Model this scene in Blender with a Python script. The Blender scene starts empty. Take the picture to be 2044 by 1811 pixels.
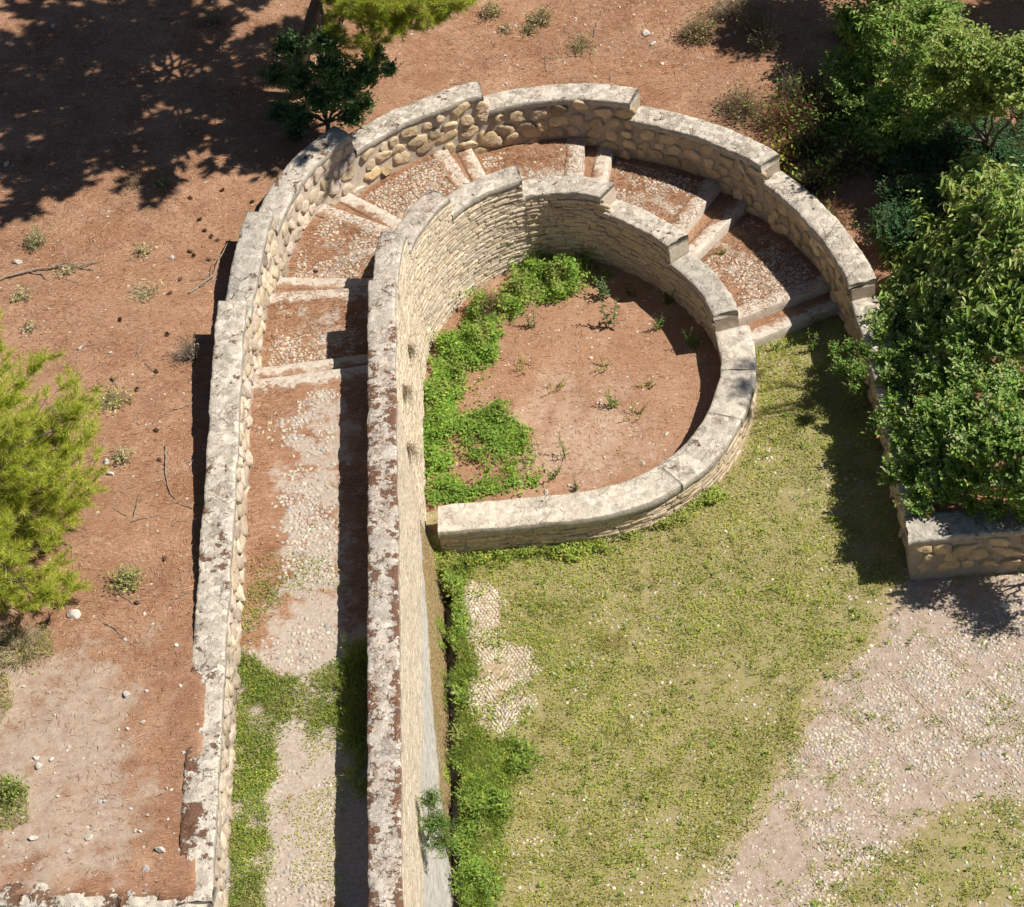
import bpy, math, random
import numpy as np
from mathutils import Matrix, Vector
random.seed(7); RNG=np.random.default_rng(11)
S=bpy.context.scene; COL=S.collection
# ------------------------------------------------------------------ camera
CX,CY=1022.,905.5                      # the photograph measured on a 2044 x 1811 grid
_d=np.array([1910.-CX,5700.-CY]); _n=np.array([735.-CX,-3900.-CY])
F=math.sqrt(-(_d@_n))
_dn=np.array([_d[0],-_d[1],-F]); _dn/=np.linalg.norm(_dn)
_Y=np.array([_n[0],-_n[1],-F]); _Y/=np.linalg.norm(_Y)
_Z=-_dn; _X=np.cross(_Y,_Z)
ROT=np.stack([_X,_Y,_Z],1)             # camera = ROT @ world
CAM=ROT.T@np.array([0,0,37.])
def px(u,v,z):
    d=ROT.T@np.array([u-CX,-(v-CY),-F]); t=(z-CAM[2])/d[2]
    return CAM+d*t
def pxl(L,z): return np.array([px(u,v,z)[:2] for u,v in L])
cd=bpy.data.cameras.new('camera'); cam=bpy.data.objects.new('camera',cd); COL.objects.link(cam)
m4=np.eye(4); m4[:3,:3]=ROT.T; m4[:3,3]=CAM
cam.matrix_world=Matrix(m4.tolist())
cd.sensor_width=36; cd.lens=F/2044*36; cd.clip_end=600; cd.clip_start=.5
S.camera=cam
# ------------------------------------------------------------------ light
EL,AZ=50.,-4.                          # sun 50 deg up, a little south of east (+x)
w=bpy.data.worlds.new('World'); S.world=w; w.use_nodes=True
nt=w.node_tree; sky=nt.nodes.new('ShaderNodeTexSky'); sky.sky_type='NISHITA'; sky.sun_disc=False
sky.sun_elevation=math.radians(EL); sky.sun_rotation=math.radians(90-AZ)
bg=nt.nodes['Background']; bg.inputs[1].default_value=.05; sky.air_density=.7; sky.dust_density=.3
nt.links.new(sky.outputs[0],bg.inputs[0])
ld=bpy.data.lights.new('sun','SUN'); ld.energy=5.0; ld.angle=math.radians(.53); ld.color=(1,.935,.84)
lo=bpy.data.objects.new('sun',ld); COL.objects.link(lo)
sv=Vector((math.cos(math.radians(EL))*math.cos(math.radians(AZ)),math.cos(math.radians(EL))*math.sin(math.radians(AZ)),math.sin(math.radians(EL))))
lo.rotation_euler=sv.to_track_quat('Z','Y').to_euler(); lo.location=(20,0,30)
S.view_settings.view_transform='Standard'; S.view_settings.look='None'; S.view_settings.exposure=0.47
S.cycles.max_bounces=6; S.cycles.diffuse_bounces=2; S.cycles.transmission_bounces=4; S.cycles.glossy_bounces=2
S.cycles.use_denoising=True
# ------------------------------------------------------------------ numpy noise
def _h(i,j,k,s):
    n=(i*374761393+j*668265263+k*2147483647+s*974634777)&0xffffffff
    n=((n^(n>>13))*1274126177)&0xffffffff
    n=((n^(n>>16))*2246822519)&0xffffffff
    return ((n^(n>>15))&0xffffff)/float(0xffffff)
def vn(P,sc,seed=0):
    P=np.asarray(P,float)
    if P.shape[1]==2: P=np.c_[P,np.zeros(len(P))]
    Q=P*sc+1000; I=np.floor(Q).astype(np.int64); f=Q-I; f=f*f*(3-2*f); r=0
    for a in (0,1):
        for b in (0,1):
            for c in (0,1):
                r=r+_h(I[:,0]+a,I[:,1]+b,I[:,2]+c,seed)*(f[:,0] if a else 1-f[:,0])*(f[:,1] if b else 1-f[:,1])*(f[:,2] if c else 1-f[:,2])
    return r*2-1
def fbm(P,sc,seed=0,o=3):
    r=0;a=1.;t=0
    for i in range(o): r=r+a*vn(P,sc*2**i,seed+i*17); t+=a; a*=.5
    return r/t
def sstep(a,b,x): t=np.clip((x-a)/(b-a),0,1); return t*t*(3-2*t)
def sdist(P,poly):
    """signed distance to a polygon, positive inside"""
    P=np.asarray(P,float)[:,:2]; poly=np.asarray(poly,float); d=np.full(len(P),1e9); ins=np.zeros(len(P),bool)
    for i in range(len(poly)):
        a=poly[i]; b=poly[(i+1)%len(poly)]; e=b-a; q=P-a
        t=np.clip((q@e)/max(e@e,1e-12),0,1); d=np.minimum(d,np.hypot(*(q-t[:,None]*e).T))
        c=((a[1]>P[:,1])!=(b[1]>P[:,1]))
        with np.errstate(divide='ignore',invalid='ignore'): xi=(b[0]-a[0])*(P[:,1]-a[1])/(b[1]-a[1])+a[0]
        ins^=c&(P[:,0]<xi)
    return np.where(ins,d,-d)
# ------------------------------------------------------------------ object helpers
def mesh(name,V,Fs,mat,parent=None,loc=None,col=None,attr=None,smooth=False):
    """one mesh object from numpy arrays (world coordinates); Fs = list of (M,k) index arrays"""
    V=np.asarray(V,float); me=bpy.data.meshes.new(name)
    if isinstance(Fs,np.ndarray): Fs=[Fs]
    Fs=[np.asarray(f,np.int64) for f in Fs if len(f)]
    o3=np.array(loc if loc is not None else (0,0,0),float)
    me.vertices.add(len(V)); me.vertices.foreach_set('co',(V-o3).astype(np.float32).ravel())
    li=np.concatenate([f.ravel() for f in Fs]); cnt=np.concatenate([np.full(len(f),f.shape[1]) for f in Fs])
    me.loops.add(len(li)); me.loops.foreach_set('vertex_index',li.astype(np.int32))
    me.polygons.add(len(cnt)); st=np.r_[0,np.cumsum(cnt)[:-1]]
    me.polygons.foreach_set('loop_start',st.astype(np.int32)); me.polygons.foreach_set('loop_total',cnt.astype(np.int32))
    if smooth: me.polygons.foreach_set('use_smooth',np.ones(len(cnt),bool))
    if col is not None:
        c=np.c_[np.asarray(col,float)[:,:3],np.ones(len(V))]
        a=me.attributes.new('Col','FLOAT_COLOR','POINT'); a.data.foreach_set('color',c.astype(np.float32).ravel())
    for k,v in (attr or {}).items():
        a=me.attributes.new(k,'FLOAT','POINT'); a.data.foreach_set('value',np.asarray(v,np.float32))
    me.update(); me.validate()
    me.materials.append(mat); o=bpy.data.objects.new(name,me); COL.objects.link(o)
    if parent is not None: o.parent=parent; o.location=tuple(o3-np.array(parent.get('_o',(0,0,0))))
    else: o.location=tuple(o3)
    return o
def tag(o,label=None,cat=None,group=None,kind=None):
    if label: o['label']=label
    if cat: o['category']=cat
    if group: o['group']=group
    if kind: o['kind']=kind
    return o
_ORG={}
def thing(name,loc,label,cat,group=None,kind='thing'):
    o=bpy.data.objects.new(name,None); COL.objects.link(o); o.location=tuple(float(c) for c in loc); o.empty_display_size=.2
    _ORG[o.name]=np.array(loc,float); return tag(o,label,cat,group,kind)
def part(name,V,Fs,mat,par,**k):
    o=mesh(name,V,Fs,mat,loc=None,**k)
    org=_ORG[par.name]; me=o.data; me.transform(Matrix.Translation(Vector((-org).tolist())))
    o.parent=par; o.location=(0,0,0); return o
def sub(name,V,Fs,mat,par,top,**k):
    """a sub-part: its parent sits at the thing's origin"""
    o=mesh(name,V,Fs,mat,loc=None,**k); org=_ORG[top.name]; o.data.transform(Matrix.Translation(Vector((-org).tolist())))
    o.parent=par; return o
class MB:
    def __init__(s): s.v=[];s.f={};s.c=[];s.n=0
    def add(s,V,Fs,c=None):
        V=np.asarray(V,float)
        for f in (Fs if isinstance(Fs,list) else [Fs]):
            f=np.asarray(f,np.int64)
            if len(f): s.f.setdefault(f.shape[1],[]).append(f+s.n)
        s.v.append(V); s.n+=len(V)
        c=np.ones(3) if c is None else np.asarray(c,float)
        s.c.append(np.broadcast_to(c,(len(V),3)))
    def out(s): return np.concatenate(s.v),[np.concatenate(f) for f in s.f.values()]
    def col(s): return np.concatenate(s.c)
def grid(nu,nv):
    i=np.arange(nu*nv).reshape(nu,nv)
    return np.stack([i[:-1,:-1],i[1:,:-1],i[1:,1:],i[:-1,1:]],-1).reshape(-1,4)
# ------------------------------------------------------------------ materials
class NT:
    def __init__(s,name,rough=.9,spec=.2):
        s.m=bpy.data.materials.new(name); s.m.use_nodes=True; s.t=s.m.node_tree; s.b=s.t.nodes['Principled BSDF']
        s.b.inputs['Roughness'].default_value=rough; s.b.inputs['Specular IOR Level'].default_value=spec
        s.geo=s.t.nodes.new('ShaderNodeNewGeometry'); s.pos=s.geo.outputs['Position']
    def set(s,sock,v):
        if isinstance(v,bpy.types.NodeSocket): s.t.links.new(v,sock)
        elif v is not None:
            if sock.type=='RGBA' and len(v)==3: v=(*v,1)
            sock.default_value=v
    def math(s,op,a,b=None,c=None):
        n=s.t.nodes.new('ShaderNodeMath'); n.operation=op
        for i,x in enumerate((a,b,c)):
            if x is not None: s.set(n.inputs[i],x)
        return n.outputs[0]
    def attr(s,name,col=False):
        n=s.t.nodes.new('ShaderNodeAttribute'); n.attribute_name=name
        return n.outputs['Color'] if col else n.outputs['Fac']
    def map(s,rot=0,scale=(1,1,1),src=None):
        n=s.t.nodes.new('ShaderNodeMapping'); n.inputs['Rotation'].default_value=(0,0,math.radians(rot)); n.inputs['Scale'].default_value=scale
        s.set(n.inputs[0],src or s.pos)
        return n.outputs[0]
    def noise(s,sc,detail=3,rough=.55,vec=None,dist=0,col=False):
        n=s.t.nodes.new('ShaderNodeTexNoise'); n.inputs['Scale'].default_value=sc; n.inputs['Detail'].default_value=detail
        n.inputs['Roughness'].default_value=rough; n.inputs['Distortion'].default_value=dist; s.set(n.inputs['Vector'],vec or s.pos)
        return n.outputs['Color' if col else 'Fac']
    def vor(s,sc,feat='F1',out='Distance',rnd=1,vec=None):
        n=s.t.nodes.new('ShaderNodeTexVoronoi'); n.feature=feat; n.inputs['Scale'].default_value=sc
        n.inputs['Randomness'].default_value=rnd; s.set(n.inputs['Vector'],vec or s.pos)
        return n.outputs[out]
    def ss(s,x,a,b,lo=0.,hi=1.):
        n=s.t.nodes.new('ShaderNodeMapRange'); n.interpolation_type='SMOOTHSTEP'
        s.set(n.inputs[0],x); n.inputs[1].default_value=a; n.inputs[2].default_value=b; n.inputs[3].default_value=lo; n.inputs[4].default_value=hi
        return n.outputs[0]
    def mix(s,f,a,b,mode='MIX'):
        n=s.t.nodes.new('ShaderNodeMix'); n.data_type='RGBA'; n.blend_type=mode
        s.set(n.inputs[0],f); s.set(n.inputs[6],a); s.set(n.inputs[7],b); return n.outputs[2]
    def ramp(s,x,*stops):
        n=s.t.nodes.new('ShaderNodeValToRGB'); e=n.color_ramp.elements
        while len(e)<len(stops): e.new(.5)
        for i,(p,c) in enumerate(stops): e[i].position=p; e[i].color=(*c,1)
        s.set(n.inputs[0],x); return n.outputs[0]
    def bump(s,h,d=.01,st=1.,prev=None):
        n=s.t.nodes.new('ShaderNodeBump'); n.inputs['Distance'].default_value=d; n.inputs['Strength'].default_value=st
        s.set(n.inputs['Height'],h)
        if prev: s.set(n.inputs['Normal'],prev)
        return n.outputs[0]
    def done(s,col,nor=None):
        s.set(s.b.inputs['Base Color'],col)
        if nor: s.set(s.b.inputs['Normal'],nor)
        return s.m
def litter(s):
    """fallen pine needles: crossed streaks in rust, tan and dark brown; returns colour and height"""
    st=[s.noise(1,2,.6,s.map(r,(11,95,20)),.6) for r in (17,64,118,155)]
    a=s.math('MAXIMUM',st[0],st[1]); b=s.math('MAXIMUM',st[2],st[3]); mx=s.math('MAXIMUM',a,b)
    mn=s.math('MINIMUM',s.math('MINIMUM',st[0],st[2]),s.math('MINIMUM',st[1],st[3]))
    big=s.noise(1.3,4,.6); fine=s.noise(38,3,.7)
    c=s.mix(s.ss(big,.3,.7),(.32,.170,.10),(.44,.275,.18))
    c=s.mix(s.ss(fine,.38,.66),s.mix(.5,c,(.2,.085,.042)),c)
    c=s.mix(s.ss(mx,.6,.75,0,.75),c,(.58,.36,.215))
    c=s.mix(s.ss(mn,.26,.38,.85,0),c,(.10,.048,.028))
    dr=s.noise(.55,4,.6,s.map(25,(1,2.2,1))); c=s.mix(s.ss(dr,.42,.62,0,.42),c,s.mix(1.,c,(.66,.60,.56),'MULTIPLY')); c=s.mix(s.ss(s.noise(2.7,5,.7),.55,.72,0,.4),c,(.52,.36,.245))
    return c,s.math('ADD',mx,s.math('MULTIPLY',fine,.6))
def chips(s,sc,thr,seed=0):
    v=s.vor(sc,'F1','Distance',1); c=s.vor(sc,'F1','Color',1)
    n=s.t.nodes.new('ShaderNodeSeparateColor'); s.set(n.inputs[0],c)
    on=s.math('GREATER_THAN',n.outputs[0],thr)
    sz=s.math('MULTIPLY_ADD',n.outputs[1],.22,.12)
    return s.math('MULTIPLY',on,s.math('LESS_THAN',v,sz)),n.outputs[2]
def M_hill():
    s=NT('pine_litter_earth'); c,h=litter(s)
    bare=s.ss(s.math('ADD',s.attr('bare'),s.math('MULTIPLY',s.math('SUBTRACT',s.noise(1.9,6,.68),.5),3.0)),.35,1.)
    e=s.ramp(s.noise(9,5,.65),(.25,(.32,.225,.165)),(.5,(.42,.325,.25)),(.75,(.51,.42,.34)))
    c=s.mix(s.math('MULTIPLY',bare,.92),c,e)
    f,k=chips(s,14,.93); c=s.mix(f,c,s.mix(k,(.36,.28,.22),(.66,.60,.53)))
    f2,k2=chips(s,30,.88); c=s.mix(s.math('MULTIPLY',f2,.65),c,s.mix(k2,(.30,.22,.17),(.66,.58,.50)))
    hh=s.math('ADD',h,s.math('MULTIPLY',f,.8))
    return s.done(c,s.bump(hh,.02,.75))
def M_court():
    s=NT('court_earth'); c,h=litter(s)
    bare=s.ss(s.math('ADD',s.attr('bare'),s.math('MULTIPLY',s.math('SUBTRACT',s.noise(2.2,5,.65),.5),2.)),.3,1.)
    e=s.ramp(s.noise(14,5,.7),(.3,(.36,.235,.16)),(.7,(.56,.43,.33)))
    c=s.mix(s.math('MULTIPLY',bare,.8),s.mix(.3,c,(.42,.25,.16)),e)
    f,k=chips(s,18,.86); c=s.mix(f,c,s.mix(k,(.45,.38,.32),(.72,.66,.58)))
    return s.done(c,s.bump(s.math('ADD',h,f),.02,.7))
def M_pave(name):
    """cobbled floor under drifted needles; attributes: need (needles), soil"""
    s=NT(name); c,h=litter(s)
    mort=s.ramp(s.noise(22,4,.7),(.3,(.36,.285,.225)),(.7,(.53,.455,.385)))
    need=s.ss(s.math('ADD',s.attr('need'),s.math('MULTIPLY',s.math('SUBTRACT',s.noise(3.0,6,.7),.5),3.0)),.3,.72)
    f,k=chips(s,24,.55); mort=s.mix(f,mort,s.mix(k,(.36,.34,.32),(.70,.64,.56)))
    hh=s.math('ADD',h,s.math('MULTIPLY',f,.7))
    return s.done(s.mix(need,mort,c),s.bump(hh,.02,.7))
def M_lawn():
    s=NT('meadow_earth')
    e=s.ramp(s.noise(13,5,.7),(.25,(.25,.185,.10)),(.5,(.39,.30,.19)),(.78,(.54,.45,.33)))
    gr=s.ramp(s.noise(30,4,.7),(.3,(.16,.16,.04)),(.6,(.30,.275,.09)),(.8,(.42,.36,.16)))
    gm=s.ss(s.math('ADD',s.attr('grass'),s.math('MULTIPLY',s.math('SUBTRACT',s.noise(5,5,.7),.5),1.6)),.45,.85)
    c=s.mix(s.math('MULTIPLY',gm,.62),e,gr)
    pl=s.ramp(s.noise(8,5,.7),(.25,(.27,.195,.145)),(.55,(.42,.335,.27)),(.8,(.54,.455,.375)))
    c=s.mix(s.ss(s.math('ADD',s.attr('pave'),s.math('MULTIPLY',s.math('SUBTRACT',s.noise(4,5,.7),.5),1.2)),.4,.7),c,pl)
    f,k=chips(s,22,.74); c=s.mix(f,c,s.mix(k,(.30,.30,.31),(.68,.62,.54)))
    f2,k2=chips(s,40,.7); c=s.mix(s.math('MULTIPLY',f2,.7),c,s.mix(k2,(.25,.2,.15),(.62,.55,.46)))
    return s.done(c,s.bump(s.math('ADD',s.noise(45,4,.75),f),.02,.8))
def M_coping(name,moss,white,base=(.47,.425,.37),crack=.6,rub=.6):
    s=NT(name)
    c=s.ramp(s.noise(6,6,.72),(.25,tuple(x*.6 for x in base)),(.5,base),(.75,tuple(min(.78,x*1.3) for x in base)))
    wp=s.mix(.86,s.noise(9,5,.7,col=True),s.pos)
    sep=s.t.nodes.new('ShaderNodeSeparateColor'); s.set(sep.inputs[0],s.vor(11,'F1','Color',1,wp))
    c=s.mix(s.math('MULTIPLY',s.ss(sep.outputs[0],.35,.9),rub),c,tuple(min(.8,x*1.45) for x in base))
    c=s.mix(s.math('MULTIPLY',s.ss(sep.outputs[1],.7,.95),rub*.8),c,tuple(x*.55 for x in base))
    ed=s.vor(11,'DISTANCE_TO_EDGE','Distance',1,wp)
    fill=s.math('MULTIPLY',s.ss(ed,.02,.16,1,0),s.ss(s.noise(3.1,5,.7),.48,.66)); c=s.mix(s.math('MULTIPLY',fill,rub*.8),c,(.27,.18,.12))
    l=s.math('ADD',s.noise(5,6,.72),s.math('MULTIPLY',s.math('SUBTRACT',s.noise(26,4,.7),.5),.5))
    c=s.mix(s.ss(l,.62-white,.70-white,0,.85),c,(.68,.63,.565))
    sp=s.vor(15,'F1','Distance'); c=s.mix(s.math('MULTIPLY',s.ss(sp,.15,.25,.8,0),s.ss(s.noise(2.2,3),.45,.6)),c,(.70,.66,.60))
    c=s.mix(s.ss(s.noise(48,4,.85),.57,.70,0,.7),c,(.19,.15,.115))
    v=s.vor(3.4,'DISTANCE_TO_EDGE','Distance',1,s.mix(.9,s.noise(5,5,.7,col=True),s.pos))
    cr=s.math('MULTIPLY',s.ss(v,.003,.016,1,0),s.ss(s.noise(1.3,3),.56,.64)); c=s.mix(s.math('MULTIPLY',cr,crack),c,(.10,.075,.05))
    mo=s.math('ADD',s.math('ADD',s.noise(7,6,.74),s.math('MULTIPLY',s.math('SUBTRACT',s.noise(1.7,2),.5),.5)),s.attr('moss'))
    mm=s.ss(mo,.66-moss,.70-moss,0,.94)
    mc=s.ramp(s.noise(44,4,.8),(.3,(.07,.032,.019)),(.55,(.16,.072,.038)),(.75,(.34,.19,.11)))
    c=s.mix(mm,c,mc)
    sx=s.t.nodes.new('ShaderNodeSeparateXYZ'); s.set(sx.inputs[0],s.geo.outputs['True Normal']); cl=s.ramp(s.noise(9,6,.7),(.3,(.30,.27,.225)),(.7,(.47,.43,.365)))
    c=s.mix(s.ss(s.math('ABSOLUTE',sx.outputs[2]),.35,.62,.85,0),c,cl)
    h=s.math('ADD',s.math('SUBTRACT',s.math('SUBTRACT',s.noise(16,6,.75),cr),s.math('MULTIPLY',fill,.5)),s.math('MULTIPLY',mm,.4))
    return s.done(c,s.bump(h,.035,.8))
def M_stone(name,dirt=.5,sc=20,bd=.03):
    s=NT(name)
    c=s.attr('Col',True)
    c=s.mix(s.ss(s.noise(sc,6,.75),.3,.6,.7,0),c,s.mix(.6,c,(.20,.14,.085)))
    c=s.mix(s.ss(s.noise(sc*3,4,.7),.55,.8,0,.5),c,(.64,.55,.43))
    c=s.mix(s.ss(s.noise(5,6,.75),.5,.72,0,.55),c,(.30,.235,.16)); c=s.mix(s.ss(s.noise(1.7,4,.6),.52,.72,0,dirt),c,(.24,.185,.12))
    return s.done(c,s.bump(s.math('ADD',s.noise(sc*1.6,5,.75),s.math('MULTIPLY',s.vor(sc*.9,'F1','Distance'),.5)),bd,.8))
def M_plain(name,c1,c2,sc=12,bd=.015,rough=.9,stain=None,bst=.7):
    s=NT(name,rough)
    c=s.ramp(s.noise(sc,6,.7),(.3,c1),(.7,c2))
    if stain: c=s.mix(s.ss(s.noise(2.3,5,.65),.5,.7,0,.7),c,stain)
    return s.done(c,s.bump(s.noise(sc*2.5,5,.75),bd,bst))
def M_step():
    s=NT('step_stone'); c,h=litter(s)
    st=s.ramp(s.noise(11,6,.7),(.25,(.38,.32,.26)),(.5,(.54,.475,.40)),(.8,(.66,.60,.52)))
    need=s.ss(s.math('ADD',s.attr('need'),s.math('MULTIPLY',s.math('SUBTRACT',s.noise(4,5,.7),.5),2.1)),.42,.7,0,.93)
    return s.done(s.mix(need,st,c),s.bump(s.math('ADD',s.math('MULTIPLY',h,need),s.noise(40,4,.75)),.015,.7))
def M_leaf(name,trans=.35,rough=.45,var=.3,spec=.35):
    s=NT(name,rough,spec); c=s.attr('Col',True)
    c=s.mix(s.ss(s.noise(3,2),.3,.7,0,var),c,s.mix(1.,c,(.72,.78,.6),'MULTIPLY'))
    s.set(s.b.inputs['Base Color'],c)
    t=s.t.nodes.new('ShaderNodeBsdfTranslucent'); s.set(t.inputs[0],s.mix(1.,c,(1.25,1.35,.6),'MULTIPLY'))
    a=s.t.nodes.new('ShaderNodeMixShader'); a.inputs[0].default_value=trans
    s.t.links.new(s.b.outputs[0],a.inputs[1]); s.t.links.new(t.outputs[0],a.inputs[2])
    s.t.links.new(a.outputs[0],s.t.nodes['Material Output'].inputs[0]); return s.m
MAT={}
MAT['hill']=M_hill(); MAT['court']=M_court(); MAT['pave']=M_pave('cobble_bed'); MAT['lawn']=M_lawn()
MAT['cop_mossy']=M_coping('lichen_coping_mossy',.06,.04,(.46,.41,.35),.4,.5)
MAT['cop_white']=M_coping('lichen_coping_pale',.02,.05,(.48,.43,.36),.5,.75)
MAT['cop_grey']=M_coping('lichen_coping_grey',.0,.0,(.42,.385,.33),.7,.5)
MAT['cop_cream']=M_coping('lichen_coping_cream',-.02,.05,(.54,.485,.40),.4,.45)
MAT['stone']=M_stone('tan_field_stone',.35,14); MAT['thin']=M_stone('thin_bedded_stone',.35,18,.022)
MAT['mortar']=M_plain('old_mortar',(.40,.33,.255),(.56,.485,.39),16,.02,stain=(.31,.245,.18))
MAT['mortar_dark']=M_plain('earthy_mortar',(.31,.25,.185),(.46,.39,.30),18,.02,stain=(.20,.15,.105)); MAT['step']=M_step()
MAT['pebble']=M_stone('river_pebble',0,40,.004)
MAT['leaf']=M_leaf('broad_leaf',.38,.42,.12,.28); MAT['needle']=M_leaf('pine_needle',.3,.6,.3,.2); MAT['grass']=M_leaf('meadow_blade',.3,.7,.35,.15)
MAT['dry']=M_leaf('dry_stalk',.15,.85,.2,.1); MAT['bark']=M_plain('grey_brown_bark',(.075,.055,.04),(.21,.17,.13),30,.02)
MAT['twig']=M_plain('weathered_twig',(.17,.13,.095),(.40,.33,.26),40,.01)
MAT['rock']=M_plain('pale_limestone',(.40,.36,.31),(.70,.66,.60),14,.03)
MAT['cone']=M_plain('pine_cone_scale',(.07,.04,.025),(.22,.14,.09),60,.01)
MAT['litter']=M_leaf('fallen_needle',.05,.9,.2,.05)
# ------------------------------------------------------------------ plan curves (metres)
class Curve:
    def __init__(s,P,step=.02):
        P=np.array(P,float); Q=np.vstack([2*P[0]-P[1],P,2*P[-1]-P[-2]]); out=[]
        for i in range(1,len(Q)-2):
            p0,p1,p2,p3=Q[i-1:i+3]; n=max(2,int(np.hypot(*(p2-p1))/step))
            t=np.linspace(0,1,n,endpoint=False)[:,None]
            d01=max(1e-6,np.hypot(*(p1-p0)))**.5; d12=np.hypot(*(p2-p1))**.5; d23=max(1e-6,np.hypot(*(p3-p2)))**.5
            m1=(p1-p0)/d01-(p2-p0)/(d01+d12)+(p2-p1)/d12; m2=(p2-p1)/d12-(p3-p1)/(d12+d23)+(p3-p2)/d23
            m1=m1*d12; m2=m2*d12
            out.append((2*t**3-3*t**2+1)*p1+(t**3-2*t**2+t)*m1+(-2*t**3+3*t**2)*p2+(t**3-t**2)*m2)
        s.p=np.vstack(out+[P[-1:]])
        for _ in range(40): s.p[1:-1]=.25*s.p[:-2]+.5*s.p[1:-1]+.25*s.p[2:]
        s.s=np.r_[0,np.cumsum(np.hypot(*np.diff(s.p,axis=0).T))]; s.L=s.s[-1]
        t=np.gradient(s.p,axis=0); t/=np.hypot(*t.T)[:,None]; s.t=t; s.n=np.c_[-t[:,1],t[:,0]]
    def at(s,u,d=0.):
        u=np.asarray(u,float); x=np.interp(u,s.s,s.p[:,0]); y=np.interp(u,s.s,s.p[:,1])
        nx=np.interp(u,s.s,s.n[:,0]); ny=np.interp(u,s.s,s.n[:,1]); l=np.hypot(nx,ny)
        return np.stack([x+nx/l*d,y+ny/l*d],-1)
    def near(s,q): return s.s[np.argmin(((s.p-np.array(q,float)[:2])**2).sum(1))]
    def P(s,u,d,z): return np.concatenate([s.at(u,d),np.asarray(z,float)[...,None]],-1)
INP=[(-1.31,-16),(-1.31,-10),(-1.31,-5),(-1.31,-2),(-1.31,.2),(-1.30,1.4),(-1.20,2.25),(-1.02,2.75),(-.70,3.29),(-.22,3.78),(.30,4.05),(.9,4.15),(1.41,4.05),(1.84,3.83),(2.34,3.36),(2.75,2.84),(3.05,2.33),(3.27,1.7),(3.34,1.1),(3.30,.58),(3.14,.05),(2.87,-.53),(2.55,-.95),(2.05,-1.34),(1.5,-1.53),(.9,-1.585),(0,-1.56),(-.7,-1.53),(-1.08,-1.515)]
OUP=[(-3.5,-9.93),(-3.5,-6),(-3.49,-3),(-3.49,.3),(-3.43,1.4),(-3.34,2.25),(-3.20,3.05),(-2.98,3.8),(-2.64,4.45),(-2.13,5.05),(-1.43,5.6),(-.7,5.95),(.1,6.2),(1.0,6.27),(1.7,6.17),(2.4,5.89),(3.0,5.54),(3.65,5.05),(4.25,4.43),(4.68,3.78),(5.02,3.04),(5.24,2.39),(5.39,1.75),(5.48,.9),(5.52,-.2),(5.53,-1.5),(5.53,-3.07)]
CI=Curve(INP); CO=Curve(OUP)
TI,TO=.41,.43; RI=.34
def si(q): return CI.near(q)
def so(q): return CO.near(q)
# level limits along each wall: level 7 (top, south) ... level 0
IB=[0,si((-1.31,.93)),si((-1.18,2.33)),si((-.58,3.5)),si((.58,4.14)),si((1.82,3.84)),si((2.76,2.83)),si((3.33,1.48)),CI.L]
OB=[0,so((-3.47,.6)),so((-3.24,2.97)),so((-2.05,5.12)),so((.08,6.2)),so((2.43,5.87)),so((4.39,4.25)),so((5.43,1.53)),CO.L]
def izt(k): return .62+RI*k
def ozt(k): return .85+RI*k
# ------------------------------------------------------------------ wall pieces
def coping(C,s0,s1,z,d0,d1,th=.12,seed=0,amp=.012,over=.0,jog=0.,bow=.012):
    n=max(6,int((s1-s0)/.045)); u=np.linspace(s0,s1,n)
    a=d0-over; b=d1+over; r=.012
    prof=[(a+.012,-th),(a+.002,-th+.006),(a,-th*.5),(a+.001,-.016),(a+r,-.003)]+[(a+r+(b-a-2*r)*t,0.) for t in np.linspace(.08,.92,9)]+[(b-r,-.003),(b-.001,-.016),(b,-th*.5),(b-.002,-th+.006),(b-.012,-th)]
    pr=np.array(prof); m=len(pr)
    U=np.repeat(u[:,None],m,1); D=np.repeat(pr[None,:,0],n,0); Z=np.repeat(pr[None,:,1],n,0)+z
    mid=np.clip((D-a)/(b-a),0,1); Z=Z+bow*4*mid*(1-mid)*(np.repeat(pr[None,:,1],n,0)>-.02)
    V=C.P(U.ravel(),D.ravel(),Z.ravel())
    g=np.r_[-(.5),0.]
    e=fbm(V,5,seed,3)*amp*1.6; e2=fbm(V,17,seed+5,3)*amp
    N=CO_n(C,U.ravel())
    side=np.where(mid.ravel()<.06,-1.,np.where(mid.ravel()>.94,1.,0.))
    V[:,:2]+=N*((fbm(np.c_[U.ravel(),side*9,0*side],3.1,seed+9,4)*.022+e2*.8)*np.abs(side))[:,None]
    V[:,2]+=(e+e2)*np.where(np.repeat(pr[None,:,1],n,0).ravel()>-.04,1,.25)
    if jog:
        T=np.c_[N[:,1],-N[:,0]]; k=np.zeros((n,m)); k[0]=1;k[-1]=1
        V[:,:2]+=T*(k.ravel()*fbm(V,6,seed+3,2)*jog)[:,None]
    q=grid(n,m); caps=[np.arange(m)[None,:],(np.arange(m)[::-1]+(n-1)*m)[None,:]]
    bot=np.stack([np.arange(n-1)*m,np.arange(n-1)*m+m-1,np.arange(1,n)*m+m-1,np.arange(1,n)*m],-1)
    return V,[q[:,::-1],bot]+caps
def CO_n(C,u):
    nx=np.interp(u,C.s,C.n[:,0]); ny=np.interp(u,C.s,C.n[:,1]); return np.c_[nx,ny]/np.hypot(nx,ny)[:,None]
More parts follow.
